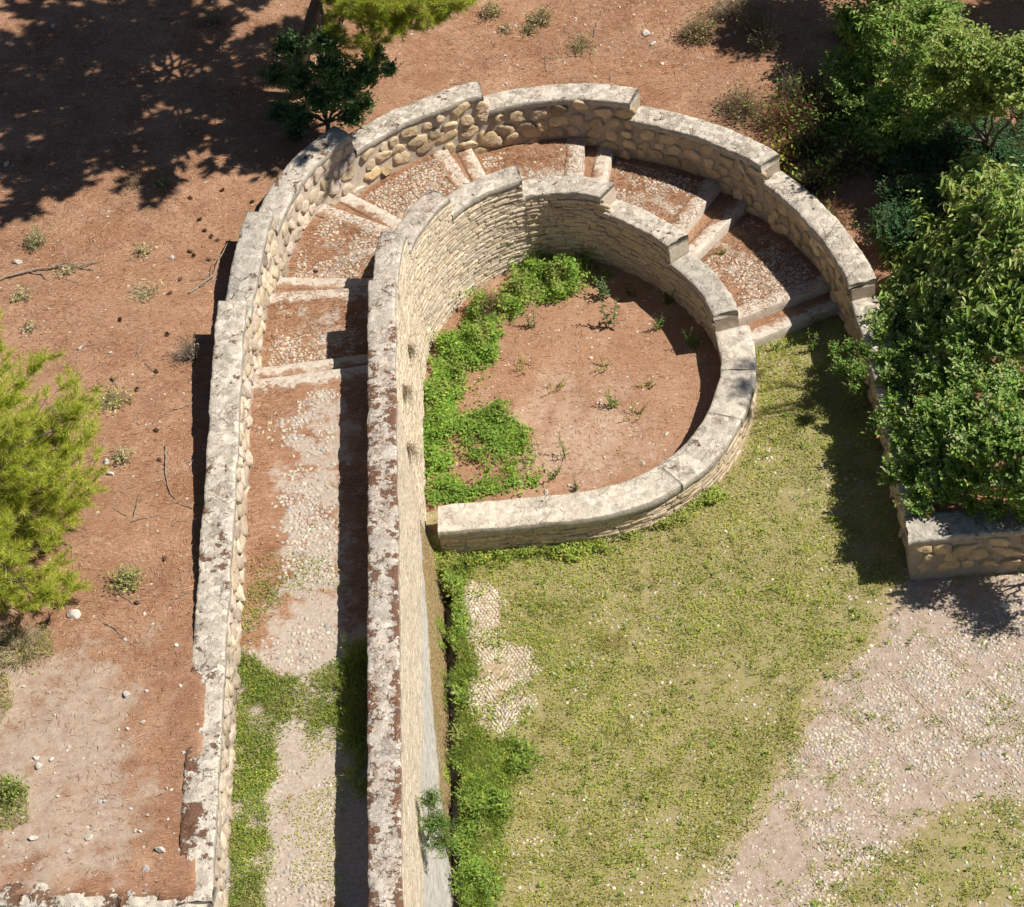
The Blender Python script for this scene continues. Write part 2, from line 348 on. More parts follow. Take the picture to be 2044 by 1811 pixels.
def body(C,s0,s1,zb,zt,d0,d1,seed=0,amp=.01):
    """mortared core of a wall: two faces, a top and two ends"""
    n=max(4,int((s1-s0)/.07)); mz=max(4,int((zt-zb)/.07)); u=np.linspace(s0,s1,n); zz=np.linspace(zb,zt,mz); mb=MB()
    for d in (d0,d1):
        U,Z=np.meshgrid(u,zz,indexing='ij'); V=C.P(U.ravel(),np.full(U.size,d),Z.ravel()); N=CO_n(C,U.ravel())
        V[:,:2]+=N*(fbm(V,6,seed,3)*amp)[:,None]; f=grid(n,mz); mb.add(V,f if d==d1 else f[:,::-1])
    for i,uu in ((0,s0),(1,s1)):
        D,Z=np.meshgrid(np.linspace(d0,d1,6),zz,indexing='ij'); V=C.P(np.full(D.size,uu),D.ravel(),Z.ravel())
        T=CO_n(C,np.full(D.size,uu)); T=np.c_[T[:,1],-T[:,0]]; V[:,:2]+=T*(fbm(V,8,seed+4,3)*amp)[:,None]
        f=grid(6,mz); mb.add(V,f if i else f[:,::-1])
    U,D=np.meshgrid(u,[d0,d1],indexing='ij'); mb.add(C.P(U.ravel(),D.ravel(),np.full(U.size,zt)),grid(n,2))
    return mb.out()
def stone_col(n,base,var=.16,hue=.07):
    b=np.array(base)[None,:]*(1+RNG.normal(0,var,(n,1))); b=b*(1+RNG.normal(0,hue,(n,1))*np.array([[.3,.1,-.9]])+RNG.normal(0,.015,(n,3))); return np.clip(b,.05,.8)
def domes(Cn,Ax,Ay,Nm,a,b,h,col,rough=.16,ns=11,seed=0,flat=.62):
    """lumpy half stones: centre, two in-plane axes, outward axis, half sizes, height"""
    n=len(Cn); th=np.linspace(0,2*math.pi,ns,endpoint=False)
    rings=[(1.,-.3),(.98,.55),(flat+.22,.9),(flat*.7,1.)]
    rr=1+RNG.normal(0,rough,(n,ns)); rr=np.clip(.72*rr+.14*np.roll(rr,1,1)+.14*np.roll(rr,-1,1),.68,1.2)
    sq=1/np.maximum(np.abs(np.cos(th)),np.abs(np.sin(th)))**.45
    vs=[]; tl=RNG.normal(0,.45,(2,n,1))
    for r,z in rings:
        x=r*rr*np.cos(th)*sq*a[:,None]; y=r*rr*np.sin(th)*sq*b[:,None]; zz=(z+((RNG.normal(0,.2,(n,ns))+(tl[0]*np.cos(th)+tl[1]*np.sin(th))*r) if z>.3 else 0))*h[:,None]
        vs.append(Cn[:,None,:]+Ax[:,None,:]*x[...,None]+Ay[:,None,:]*y[...,None]+Nm[:,None,:]*zz[...,None])
    top=Cn+Nm*(h*(1.02+RNG.normal(0,.08,n)))[:,None]
    V=np.concatenate([np.stack(vs,1).reshape(n,-1,3),top[:,None,:]],1); k=V.shape[1]; nr=len(rings)
    f=[]
    for r in range(nr-1):
        i=np.arange(ns)+r*ns; j=np.roll(np.arange(ns),-1)+r*ns; f.append(np.stack([i,j,j+ns,i+ns],-1))
    q=np.concatenate(f); i=np.arange(ns)+(nr-1)*ns; j=np.roll(np.arange(ns),-1)+(nr-1)*ns; t=np.stack([i,j,np.full(ns,k-1)],-1)
    off=(np.arange(n)*k)[:,None,None]
    return V.reshape(-1,3),[(q[None]+off).reshape(-1,4),(t[None]+off).reshape(-1,3)],np.repeat(col,k,0)
def field_stones(C,s0,s1,ztf,zbf,d,out,row=.225,base=(.46,.345,.21),seed=0,size=1.):
    """rounded stones set in rows in a face; ztf/zbf give the top and foot of the face at s; out=-1 faces away from the normal"""
    cs=[];zs=[];aa=[];bb=[]; r=0
    while r<30:
        z_off=.115+r*row; s=s0+.03+.15*((r*.618)%1); any_=False
        while s<s1-.05:
            L=RNG.uniform(.085,.175)*size; c=s+L; zt=ztf(min(c,s1)); z=zt-z_off+RNG.normal(0,.03)
            if z>zbf(c)-.02 and c<s1-.04:
                any_=True; cs.append(c); zs.append(z); aa.append(L*.93); bb.append(row*RNG.uniform(.44,.54))
            s=c+L+RNG.uniform(.004,.03)
        if not any_: break
        r+=1
    cs=np.array(cs);zs=np.array(zs);n=len(cs); N2=CO_n(C,cs)
    Nm=np.c_[N2*out,np.zeros(n)]; Ax=np.c_[N2[:,1],-N2[:,0],np.zeros(n)]; Ay=np.tile([0,0,1.],(n,1))
    an=RNG.normal(0,.32,n); Ax2=Ax*np.cos(an)[:,None]+Ay*np.sin(an)[:,None]; Ay2=-Ax*np.sin(an)[:,None]+Ay*np.cos(an)[:,None]
    Cn=C.P(cs,np.full(n,d),zs)
    return domes(Cn,Ax2,Ay2,Nm,np.array(aa),np.array(bb),RNG.uniform(.03,.052,n),stone_col(n,base,.17,.05),.36,9,seed)
def thin_stones(C,s0,s1,ztf,zbf,d,out,base=(.52,.42,.295),hmin=.035,hmax=.07,seed=0,prot=.028,lmin=.12,lmax=.34):
    Cn=[];A=[];B=[]; z0=min(zbf(x) for x in np.linspace(s0,s1,30)); z1=max(ztf(x) for x in np.linspace(s0+.01,s1-.01,60)); z=z0
    while z<z1:
        h=RNG.uniform(hmin,hmax); s=s0
        while s<s1:
            L=RNG.uniform(lmin,lmax)
            if s+L>s1: L=s1-s
            c=s+L/2; zz=z+h/2+.02*math.sin(s*2.1+z*3)+RNG.normal(0,.006)
            if L>.03 and zz+h/2<ztf(c)+.01 and zz>zbf(c)-.05: Cn.append((c,zz)); A.append(L/2*.99); B.append(h/2*1.0)
            s+=L
        z+=h
    Cn=np.array(Cn);A=np.array(A);B=np.array(B);n=len(A)
    # an 8-corner slab face, slightly skewed, ring at the wall and a smaller ring in front
    c=np.array([(-1,-1),(0,-1),(1,-1),(1,1),(0,1),(-1,1)],float); P=RNG.uniform(.25,1.25,n)*prot
    J=RNG.normal(0,.12,(n,6,2)); vs=[]
    for k,(sc,dd) in enumerate(((1.,-.01),(1.,.75),(.86,1.))):
        ss_=Cn[:,0,None]+A[:,None]*c[None,:,0]*sc*(1+J[...,0]*.35); zz=Cn[:,1,None]+B[:,None]*(c[None,:,1]*sc+J[...,1])
        dv=(-.012 if k==0 else 0)+P[:,None]*dd*np.ones((1,6))*(1 if k==0 else 1+RNG.normal(0,.15,(n,6)))
        vs.append(C.P(ss_.ravel(),(d+out*dv).ravel(),zz.ravel()).reshape(n,6,3))
    V=np.concatenate(vs,1); k=18; q=[]
    for r in range(2):
        for i in range(6): j=(i+1)%6; q.append((r*6+i,r*6+j,r*6+6+j,r*6+6+i))
    q+=[(12,13,16,17),(13,14,15,16)]; q=np.array(q); off=(np.arange(n)*k)[:,None,None]
    if out>0: q=q[:,::-1]
    return V.reshape(-1,3),[(q[None]+off).reshape(-1,4)],np.repeat(stone_col(n,base,.085,.04),k,0)
def lev(Bd,s):
    return 7-int(np.clip(np.searchsorted(Bd,s,side='right')-1,0,7))
# ---- outer wall
ow=thing('stone_wall',(1.0,6.5,1.6),'long outer parapet wall of round tan stones on the uphill side of the stairs','wall')
OMAT=['cop_white','cop_white','cop_white','cop_white','cop_white','cop_mossy','cop_grey','cop_white']
OLAB={7:'straight coping beside the corridor, cracked and partly under needles',6:'grey coping that stands up beside the lower curve',4:'rubble coping with a clean grey front edge'}
for i in range(8):
    k=7-i; s0,s1=OB[i],OB[i+1]
    V,Fq=body(CO,s0,s1,(-.3 if k<2 else RI*(k-2)),ozt(k)-.11,.035,TO-.03,seed=i); part('wall_core',V,Fq,MAT['mortar' if k>3 else 'mortar_dark'],ow)
    V,Fq=coping(CO,s0,s1,ozt(k),0,TO,.125,seed=20+i,amp=.016 if k in(4,7) else .011,jog=.05); o=part('coping',V,Fq,MAT[OMAT[k]],ow,smooth=True,attr={'moss':(.065*sstep(-2.6,-4.2,V[:,1])+.13*sstep(-5.5,-7,V[:,1])*sstep(-3.68,-3.88,V[:,0])) if k==7 else np.zeros(len(V))})
    if k in OLAB: o['label']=OLAB[k]
OZT=lambda s: ozt(lev(OB,s))-.125
ONO={}  # floor height beside the outer wall is set from the steps below
# ---- the same wall turns east above the plaza
SW=Curve([(5.53,-3.5),(7,-3.555),(9,-3.63),(14,-3.8)])
V,Fq=body(SW,0,SW.L,-.3,.74,0,.46,seed=77); part('wall_core',V,Fq,MAT['mortar_dark'],ow)
V,Fq=coping(SW,0,SW.L,.85,0,.46,.10,seed=78,amp=.02,over=.015,jog=.04); part('coping',V,Fq,MAT['cop_grey'],ow,smooth=True)
V,Fq,c=field_stones(SW,0.02,5,lambda s:.76,lambda s:.1,.004,-1,row=.21,base=(.62,.46,.27),size=1.35); part('stonework',V,Fq,MAT['stone'],ow,col=c,smooth=False)
# ---- inner wall, levels 7..1
iw=thing('retaining_wall',(-1.5,1,1.5),'tall wall of thin bedded stones stepping down between the corridor and the round court','wall')
IMAT=['cop_cream','cop_grey','cop_white','cop_white','cop_white','cop_mossy','cop_mossy','cop_mossy']
for i in range(7):
    k=7-i; s0,s1=IB[i],IB[i+1]
    V,Fq=body(CI,s0,s1,-.35,izt(k)-.09,.03 if k in(3,4) else .015,TI-.02,seed=40+i); part('wall_core',V,Fq,MAT['mortar'],iw)
    V,Fq=coping(CI,s0,s1,izt(k),0,TI,.13 if k in(3,4) else .10,seed=60+i,amp=.013,jog=.06); part('coping',V,Fq,MAT[IMAT[k]],iw,smooth=True,attr={'moss':(.10*sstep(.5,-2,V[:,1])*(.35+np.abs((V[:,0]+1.52)/.2)*.9-.55*sstep(-4.5,-6.5,V[:,1])*(1-np.abs((V[:,0]+1.5)/.2)))) if k==7 else np.full(len(V),.0)})
IZT=lambda s: izt(lev(IB,s))-.115
SM=si((-1.31,-1.55))
V,Fq,c=thin_stones(CI,IB[0]+5.5,SM,IZT,lambda s:-.3,.016,-1,base=(.60,.52,.405),prot=.007,lmin=.05,lmax=.22,hmin=.03,hmax=.08); part('stonework',V,Fq,MAT['thin'],iw,col=c*.5+np.array([.60,.52,.41])*.5)
V,Fq,c=thin_stones(CI,SM,IB[2],IZT,lambda s:-.3,.016,-1,base=(.62,.53,.40),prot=.014,lmin=.06,lmax=.28,hmin=.025,hmax=.06); part('stonework',V,Fq,MAT['thin'],iw,col=c)
V,Fq,c=thin_stones(CI,IB[2],IB[4],IZT,lambda s:.1,.02,-1,base=(.62,.53,.40),prot=.02,lmin=.07,lmax=.28,hmin=.03,hmax=.065); part('stonework',V,Fq,MAT['thin'],iw,col=c)
V,Fq,c=thin_stones(CI,IB[4],IB[7],IZT,lambda s:.1,.02,-1,base=(.54,.45,.32),prot=.034,lmin=.08,lmax=.30); part('stonework',V,Fq,MAT['thin'],iw,col=c)
# ---- low wall of the court
lw=thing('low_wall',(1.2,-1.8,0),'low curved wall closing the round court, pale lichen-spotted coping','wall')
T0=.55
V,Fq=body(CI,IB[7],CI.L,-.3,izt(0)-.13,.03,T0-.06,seed=90); part('wall_core',V,Fq,MAT['mortar'],lw)
cuts=[IB[7]]+[si(q) for q in ((3.31,.62),(3.0,-.25),(2.2,-1.25))]+[CI.L]
for i in range(4):
    V,Fq=coping(CI,cuts[i]+(.004 if i else 0),cuts[i+1]-.004,izt(0)+(.0,-.006,.004,.012)[i],0,T0,(.13,.13,.14,.17)[i],seed=95+i,amp=.009,jog=.015)
    part('coping',V,Fq,MAT[('cop_cream','cop_cream','cop_white','cop_cream')[i]],lw,smooth=True)
V,Fq,c=thin_stones(CI,IB[7]+.02,CI.L-.02,lambda s:izt(0)-.15,lambda s:-.1,T0-.06,1,base=(.55,.45,.32),prot=.03); part('stonework',V,Fq,MAT['thin'],lw,col=c)
V,Fq,c=thin_stones(CI,IB[7]+.02,CI.L-.02,lambda s:izt(0)-.15,lambda s:.1,.03,-1,base=(.5,.40,.28),prot=.02); part('stonework',V,Fq,MAT['thin'],lw,col=c)
# ------------------------------------------------------------------ staircase
NOSE={1:[(1490,685),(1660,617)],2:[(1475,637),(1643,573)],3:[(1390,510.6),(1488.6,408.6)],4:[(1370,457),(1437.5,366.9)],5:[(1209,376),(1225.3,292.7)],6:[(1164,357.6),(1168.5,275)],
7:[(974,352),(936.5,285)],8:[(938.5,361),(887.8,290)],9:[(804.4,438.3),(692.8,381.5)],10:[(772,450.5),(644,403.8)],11:[(698.9,555),(552.8,553)],12:[(698.9,574.3),(540.6,584.4)],13:[(667.4,714.4),(510.6,734)],14:[(677.4,736),(500.6,759.5)]}
def lineX(C,d,A,B):
    """where the line A-B meets the curve C offset by d (arc length)"""
    Q=C.at(C.s,d); e=(B-A)/np.hypot(*(B-A)); n=np.array([-e[1],e[0]]); g=(Q-A)@n
    idx=np.where(g[:-1]*g[1:]<=0)[0]
    j=idx[np.argmin(np.minimum(np.hypot(*(Q[idx]-A).T),np.hypot(*(Q[idx]-B).T)))]
    return C.s[j]
NI={};NO={}
for i,(a,b) in NOSE.items():
    z=RI/2*i; A=px(*a,z)[:2]; B=px(*b,z)[:2]; NI[i]=lineX(CI,TI if i>2 else T0-.1,A,B); NO[i]=lineX(CO,0,A,B)
stairs=thing('stone_staircase',(1,5,0),'cobbled staircase curving up between two parapet walls, drifted with rust pine needles','stairs')
def floor_pts(sia,sib,soa,sob,n,m,din):
    v=np.linspace(0,1,n); u=np.linspace(0,1,m)
    I=CI.at(sia+(sib-sia)*v,din-.06); O=CO.at(soa+(sob-soa)*v,.06)
    return I[:,None,:]*(1-u)[None,:,None]+O[:,None,:]*u[None,:,None],v,u
NI[15]=0.; NO[15]=0.
FLO=[]   # (level z, polygon) for scattering
for i in range(1,15):
    z=RI/2*i; din=TI if i>2 else T0
    if i<14: G,v,u=floor_pts(NI[i],NI[i+1],NO[i],NO[i+1],40 if i%2==0 else 14,30,din)
    else:
        n=170;m=30; v=np.linspace(0,1,n);u=np.linspace(0,1,m); A0=CI.at(NI[14],TI-.06);B0=CO.at(NO[14],.06)
        A1=np.array([-1.66,-16.]);B1=np.array([-3.56,-16.]); G=(A0+(A1-A0)*v[:,None])[:,None,:]*(1-u)[None,:,None]+(B0+(B1-B0)*v[:,None])[:,None,:]*u[None,:,None]
    n,m=G.shape[:2]; XY=G.reshape(-1,2); V=np.c_[XY,np.full(len(XY),z)-.004]
    V[:,2]+=fbm(V,3,i,3)*.012
    need=np.full(len(V),.62)
    FLO.append((i,z,G,V))
# needles lie thick along the walls and behind each step, thinner where people walk
for i,z,G,V in FLO:
    n,m=G.shape[:2]; uu=np.tile(np.linspace(0,1,m),n); vv=np.repeat(np.linspace(0,1,n),m)
    if i==14:
        pale=pxl([(600,800),(690,780),(690,1360),(520,1370),(555,1200),(570,1080),(560,960),(575,870)],z)
        sd=sdist(V,pale); need=.30+.62*sstep(.45,-.45,sd); yy=V[:,1]; need*=sstep(-6.6,-4.2,yy)*.9+.1
    elif i%2==0: need=.72+.25*np.abs(uu-.45)-.25*sstep(.25,.0,np.abs(uu-.45))*(vv*(1-vv)*4)
    else: need=.60+.5*vv
    part('landing' if i%2==0 else 'tread',V,grid(n,m),MAT['pave'],stairs,attr={'need':need},smooth=True)
    # the step stone along the nosing
    din=TI if i>2 else T0; ns=40; dp=.30 if i%2==0 else .27
    A=CI.at(NI[i],din-.05); B=CO.at(NO[i],.05); e=(B-A)/np.hypot(*(B-A)); 
    nb=np.array([-e[1],e[0]]); mid=G[min(3,n-1),m//2]-(A+B)/2
    if nb@mid<0: nb=-nb
    t=np.linspace(0,1,ns); pr=[(.0,-RI/2-.03),(.0,-.10),(-.001,-.008),(.006,.003),(.10,.007),(dp*.8,.006),(dp,.003),(dp+.01,-.05)]
    W=np.zeros((ns,len(pr),3)); nd=np.zeros((ns,len(pr)))
    for j,(dd,dz) in enumerate(pr):
        q=A+(B-A)*t[:,None]+nb*dd; W[:,j,:2]=q; W[:,j,2]=z+dz; nd[:,j]=(.12 if j<5 else (.62,.8,.9)[j-5]) if i%2==0 else (.1 if j<4 else .35+.3*(j-4))
    if i in (5,6): nd*=.7
    W=W.reshape(-1,3); W[:,:2]+=nb*(fbm(W,5,i,3)*.012)[:,None]; W[:,2]+=fbm(W,9,i+3,2)*.003
    f=grid(ns,len(pr)); 
    if np.cross(B-A,nb)<0: f=f[:,::-1]
    part('step',W,f,MAT['step'],stairs,attr={'need':nd.ravel()+.12*fbm(W,2.5,i,2)})
def ofloor(s):
    k=0
    for i in range(14,0,-1):
        if s<=NO[i]+.001: return RI/2*i
    return 0.
V,Fq,c=field_stones(CO,.1,OB[3],OZT,ofloor,.04,-1,base=(.58,.485,.365),size=1.05); part('stonework',V,Fq,MAT['stone'],ow,col=c)
V,Fq,c=field_stones(CO,OB[3],OB[6],OZT,ofloor,.04,-1,base=(.56,.43,.275),size=1.15); part('stonework',V,Fq,MAT['stone'],ow,col=c)
V,Fq,c=field_stones(CO,OB[6],CO.L,OZT,ofloor,.04,-1,base=(.60,.45,.275),size=1.1); part('stonework',V,Fq,MAT['stone'],ow,col=c)
# ------------------------------------------------------------------ ground
CP=np.array([(-4.0,-9.5,3.235),(-4.0,-6.6,3.24),(-4.9,-8,3.2),(-4.1,-3,2.93),(-4.1,.5,2.6),(-4,2,2.42),(-3.95,3.2,2.3),(-3.3,4.8,2.1),(-2.4,5.8,2.0),(-1,6.9,1.74),(.3,7.1,1.6),(1.5,7,1.5),(2.8,6.5,1.28),(4,5.6,1.1),(5,4.6,.95),(5.8,3.2,.72),(6.1,1.5,.6),(6.1,-1,.58),(6.1,-3,.62),(8,-3.2,.62),
 (-8,-9,3.17),(-8,-3,3.05),(-8,3,2.6),(-6,8,2.3),(-8,12,2.35),(0,11,1.9),(5,10,1.6),(9,8,1.2),(9,2,.9),(12,-3,.7),(-12,0,3.),(-12,16,2.6),(0,18,2.4),(10,18,2.)])
def _tps(r): return np.where(r>1e-9,r*r*np.log(np.maximum(r,1e-9)),0)
_K=_tps(np.hypot(CP[:,None,0]-CP[None,:,0],CP[:,None,1]-CP[None,:,1])); _Pm=np.c_[np.ones(len(CP)),CP[:,:2]]
_A=np.block([[_K+.02*np.eye(len(CP)),_Pm],[_Pm.T,np.zeros((3,3))]]); _W=np.linalg.solve(_A,np.r_[CP[:,2],0,0,0])
def hill(XY):
    XY=np.clip(np.asarray(XY,float)[:,:2],(-12,-10),(12,18)); r=np.hypot(XY[:,None,0]-CP[None,:,0],XY[:,None,1]-CP[None,:,1])
    return _tps(r)@_W[:-3]+_W[-3]+XY@_W[-2:]
def hz(x,y): return float(hill(np.array([[x,y]]))[0]+hbump(np.array([[x,y]]))[0])
def hbump(XY): return fbm(XY,.9,3,3)*.035+fbm(XY,4,8,3)*.014
OE=CO.at(np.linspace(0,CO.L,300),.16)
low_poly=np.vstack([[(-30,-6.7),(-14,-8.43),(-8,-9.2),(-6,-9.52),(-3.66,-9.9)],OE,[(5.69,-3.25),(7,-3.3),(14,-3.55),(30,-4)],[(30,-40),(-30,-40)]])
xs=np.r_[np.linspace(-28,-9.6,24),np.arange(-9.5,10,.075),np.linspace(10.1,28,24)]; ys=np.r_[np.arange(-10.2,15,.075),np.linspace(15.1,40,26)]
X,Y=np.meshgrid(xs,ys,indexing='ij'); XY=np.c_[X.ravel(),Y.ravel()]; Z=hill(XY)+hbump(XY)
nearw=sstep(-.55,-.1,sdist(XY,low_poly))*sstep(-5.6,-6.6,XY[:,1])*(XY[:,0]<-3.3); Z=Z+nearw*(.010+fbm(XY,2.2,19,3)*.05)
sd=sdist(XY,low_poly); keep=(sd<.1); Z=np.where(sd>0,Z-1.2*np.clip(sd/.08,0,1),Z)
f=grid(len(xs),len(ys)); f=f[keep[f].all(1)]
bare_poly=pxl([(-200,1330),(120,1330),(330,1350),(390,1420),(395,1700),(330,1740),(-200,1740)],3.2)
bare=sstep(-1.7,.8,sdist(XY,bare_poly))*sstep(-3.8,-5.1,XY[:,0]+.5*fbm(XY,1.1,23,3))
V=np.c_[XY,Z]; used=np.unique(f); mp=np.full(len(V),-1); mp[used]=np.arange(len(used))
tag(mesh('hillside',V[used],mp[f],MAT['hill'],attr={'bare':bare[used]},smooth=True),kind='structure')
# lower ground: meadow and plaza
xs=np.r_[np.arange(-.94,8.5,.06),np.linspace(8.6,30,20)]; ys=np.r_[np.linspace(-40,-13,22),np.arange(-12.9,2.2,.06)]
X,Y=np.meshgrid(xs,ys,indexing='ij'); XY=np.c_[X.ravel(),Y.ravel()]
PLAZA=pxl([(1370,1830),(1500,1650),(1590,1500),(1640,1370),(1745,1290),(1790,1190),(1815,1150),(2300,1120),(2300,2000),(1300,2000)],0)
GR2=pxl([(1540,1850),(1640,1745),(1720,1690),(1800,1640),(1880,1570),(2100,1560),(2100,1850)],0)
MOS=pxl([(925,1150),(1000,1165),(1005,1250),(975,1290),(1065,1285),(1062,1400),(1010,1490),(950,1450),(925,1400),(940,1300),(920,1250)],0)
def lawn_masks(XY):
    p=sdist(XY,PLAZA); g2=sdist(XY,GR2); mo=sdist(XY,MOS)
    g=sstep(.25,-.35,p); g=np.maximum(g,.85*sstep(-.3,.5,g2)); g=g*(1-.9*sstep(-.02,.12,mo))
    pv=sstep(-.2,.3,p)*(1-.8*sstep(-.2,.5,g2)); return g,pv,mo
g,pv,mo=lawn_masks(XY); ins=sdist(XY,np.vstack([CI.at(np.linspace(IB[7]-.3,CI.L,80),.25),[(-1.2,-1.5),(-1.2,2.1)]]))
V=np.c_[XY,fbm(XY,1.1,5,3)*.02]; f=grid(len(xs),len(ys)); f=f[~(ins[f]>.02).all(1)]
tag(mesh('meadow_ground',V,f,MAT['lawn'],attr={'grass':g,'pave':pv},smooth=True),kind='structure')
# court floor
xs=np.arange(-1.4,3.7,.06); ys=np.arange(-1.8,4.4,.06); X,Y=np.meshgrid(xs,ys,indexing='ij'); XY=np.c_[X.ravel(),Y.ravel()]
court=np.vstack([CI.at(np.linspace(IB[1]-3,CI.L,200),.15),[(-1.4,-1.5)]]); sdc=sdist(XY,court); f=grid(len(xs),len(ys)); f=f[(sdc[f]>-.08).all(1)]
cb=.15+.55*sstep(2.2,.6,np.hypot(XY[:,0]-1.2,XY[:,1]-.2))
def cfl(XY): return .2+fbm(XY,1.3,21,3)*.03
tag(mesh('court_ground',np.c_[XY,cfl(XY)],f,MAT['court'],attr={'bare':cb},smooth=True),kind='structure')
# ------------------------------------------------------------------ small builders
def tube(mb,P,R,ns=6,c=(1,1,1),wob=0.):
    P=np.array(P,float); R=np.broadcast_to(np.asarray(R,float),(len(P),)); T=np.gradient(P,axis=0); T/=np.linalg.norm(T,axis=1)[:,None]+1e-9
    up=np.where(np.abs(T[:,2:3])>.9,np.array([[1.,0,0]]),np.array([[0,0,1.]])); A=np.cross(T,up); A/=np.linalg.norm(A,axis=1)[:,None]; B=np.cross(T,A)
    th=np.linspace(0,2*math.pi,ns,endpoint=False); V=P[:,None,:]+R[:,None,None]*(A[:,None,:]*np.cos(th)[None,:,None]+B[:,None,:]*np.sin(th)[None,:,None])
    V=V.reshape(-1,3)
    if wob: V=V+RNG.normal(0,wob,V.shape)*np.repeat(R,ns)[:,None]
    i=np.arange(len(P)-1)[:,None]*ns+np.arange(ns)[None,:]; j=np.arange(len(P)-1)[:,None]*ns+(np.arange(ns)[None,:]+1)%ns
    f=np.stack([i,j,j+ns,i+ns],-1).reshape(-1,4)
    mb.add(V,[f,np.arange(ns)[None,::-1],(np.arange(ns)+(len(P)-1)*ns)[None,:]],c)
def wander(a,b,n=8,amp=.1,seed=None):
    a=np.array(a,float);b=np.array(b,float); t=np.linspace(0,1,n)[:,None]; L=np.linalg.norm(b-a)
    o=np.cumsum(RNG.normal(0,1,(n,3)),0); o-=o[0]+(o[-1]-o[0])*t; return a+(b-a)*t+o*amp*L/max(1,np.sqrt(n))
def leaves(base,dirs,L,W,col,roll=None,fold=.25,oval=True,droop=0.):
    """leaf blades: base points, directions, lengths, widths -> V, faces, colours"""
    n=len(base); D=dirs/(np.linalg.norm(dirs,axis=1)[:,None]+1e-9); L=np.broadcast_to(L,(n,)); W=np.broadcast_to(W,(n,))
    up=np.tile([0,0,1.],(n,1)); Sd=np.cross(D,up); Sd/=np.linalg.norm(Sd,axis=1)[:,None]+1e-6; N=np.cross(Sd,D)
    if roll is not None:
        c=np.cos(roll)[:,None]; s=np.sin(roll)[:,None]; Sd,N=Sd*c+N*s,-Sd*s+N*c
    l=L[:,None]; w=W[:,None]*.5
    dr=np.tile([0,0,-1.],(n,1))*droop*l
    tip=base+D*l+dr
    if oval:
        a=base+D*l*.3+dr*.1; b=base+D*l*.68+dr*.5; f=N*w*fold*2
        V=np.stack([base,a+Sd*w+f,b+Sd*w*.85+f,tip,b-Sd*w*.85+f,a-Sd*w+f],1); F=np.array([(0,1,2,3),(0,3,4,5)])
    else:
        m=base+D*l*.45+dr*.25; V=np.stack([base,m+Sd*w,tip,m-Sd*w],1); F=np.array([(0,1,2,3)])
    k=V.shape[1]; off=(np.arange(n)*k)[:,None,None]
    return V.reshape(-1,3),(F[None]+off).reshape(-1,4),np.repeat(col,k,0)
def tris(base,dirs,L,W,col):
    """slim needles / blades, one triangle each"""
    n=len(base); D=dirs/(np.linalg.norm(dirs,axis=1)[:,None]+1e-9); R=RNG.normal(0,1,(n,3)); Sd=np.cross(D,R); Sd/=np.linalg.norm(Sd,axis=1)[:,None]+1e-6
    L=np.broadcast_to(L,(n,))[:,None]; W=np.broadcast_to(W,(n,))[:,None]*.5
    V=np.stack([base-Sd*W,base+Sd*W,base+D*L],1); return V.reshape(-1,3),np.arange(3*n).reshape(n,3),np.repeat(col,3,0)
def jit(c,n,v=.15,h=.06): return np.clip(np.array(c)[None,:]*(1+RNG.normal(0,v,(n,1)))*(1+RNG.normal(0,h,(n,3))),.005,.9)
def sph(n):
    v=RNG.normal(0,1,(n,3)); return v/np.linalg.norm(v,axis=1)[:,None]
# ------------------------------------------------------------------ cobbles set in the floors
def pebbles(XY,z,ang,a,b,h,col):
    n=len(XY); C3=np.c_[XY,z]; Ax=np.c_[np.cos(ang),np.sin(ang),0*ang]; Ay=np.c_[-np.sin(ang),np.cos(ang),0*ang]; Nm=np.tile([0,0,1.],(n,1))
    th=np.linspace(0,2*math.pi,8,endpoint=False); rr=1+RNG.normal(0,.1,(n,8)); vs=[]
    for r,zz in ((1.,-.3),(.92,.45),(.55,.9)):
        vs.append(C3[:,None]+Ax[:,None]*(r*rr*np.cos(th)*a[:,None])[...,None]+Ay[:,None]*(r*rr*np.sin(th)*b[:,None])[...,None]+Nm[:,None]*(zz*h)[:,None,None])
    V=np.concatenate([np.stack(vs,1).reshape(n,24,3),(C3+Nm*h[:,None])[:,None]],1); q=[];i=np.arange(8);j=(i+1)%8
    for r in range(2): q.append(np.stack([i+8*r,j+8*r,j+8*r+8,i+8*r+8],-1))
    q=np.concatenate(q); t=np.stack([i+16,j+16,0*i+24],-1); off=(np.arange(n)*25)[:,None,None]
    return V.reshape(-1,3),[(q[None]+off).reshape(-1,4),(t[None]+off).reshape(-1,3)],np.repeat(col,25,0)
def jgrid(x0,x1,y0,y1,st,j=.33):
    X,Y=np.meshgrid(np.arange(x0,x1,st),np.arange(y0,y1,st),indexing='ij'); P=np.c_[X.ravel(),Y.ravel()]; P[:,0]+=(np.arange(X.shape[1])%2*st*.5)[None,:].repeat(X.shape[0],0).ravel()
    return P+RNG.uniform(-j,j,P.shape)*st
def peb_col(n,grey=.2):
    c=jit((.60,.535,.445),n,.12,.03); g=RNG.random(n)<grey; c[g]=jit((.42,.405,.385),g.sum(),.12,.02); return c
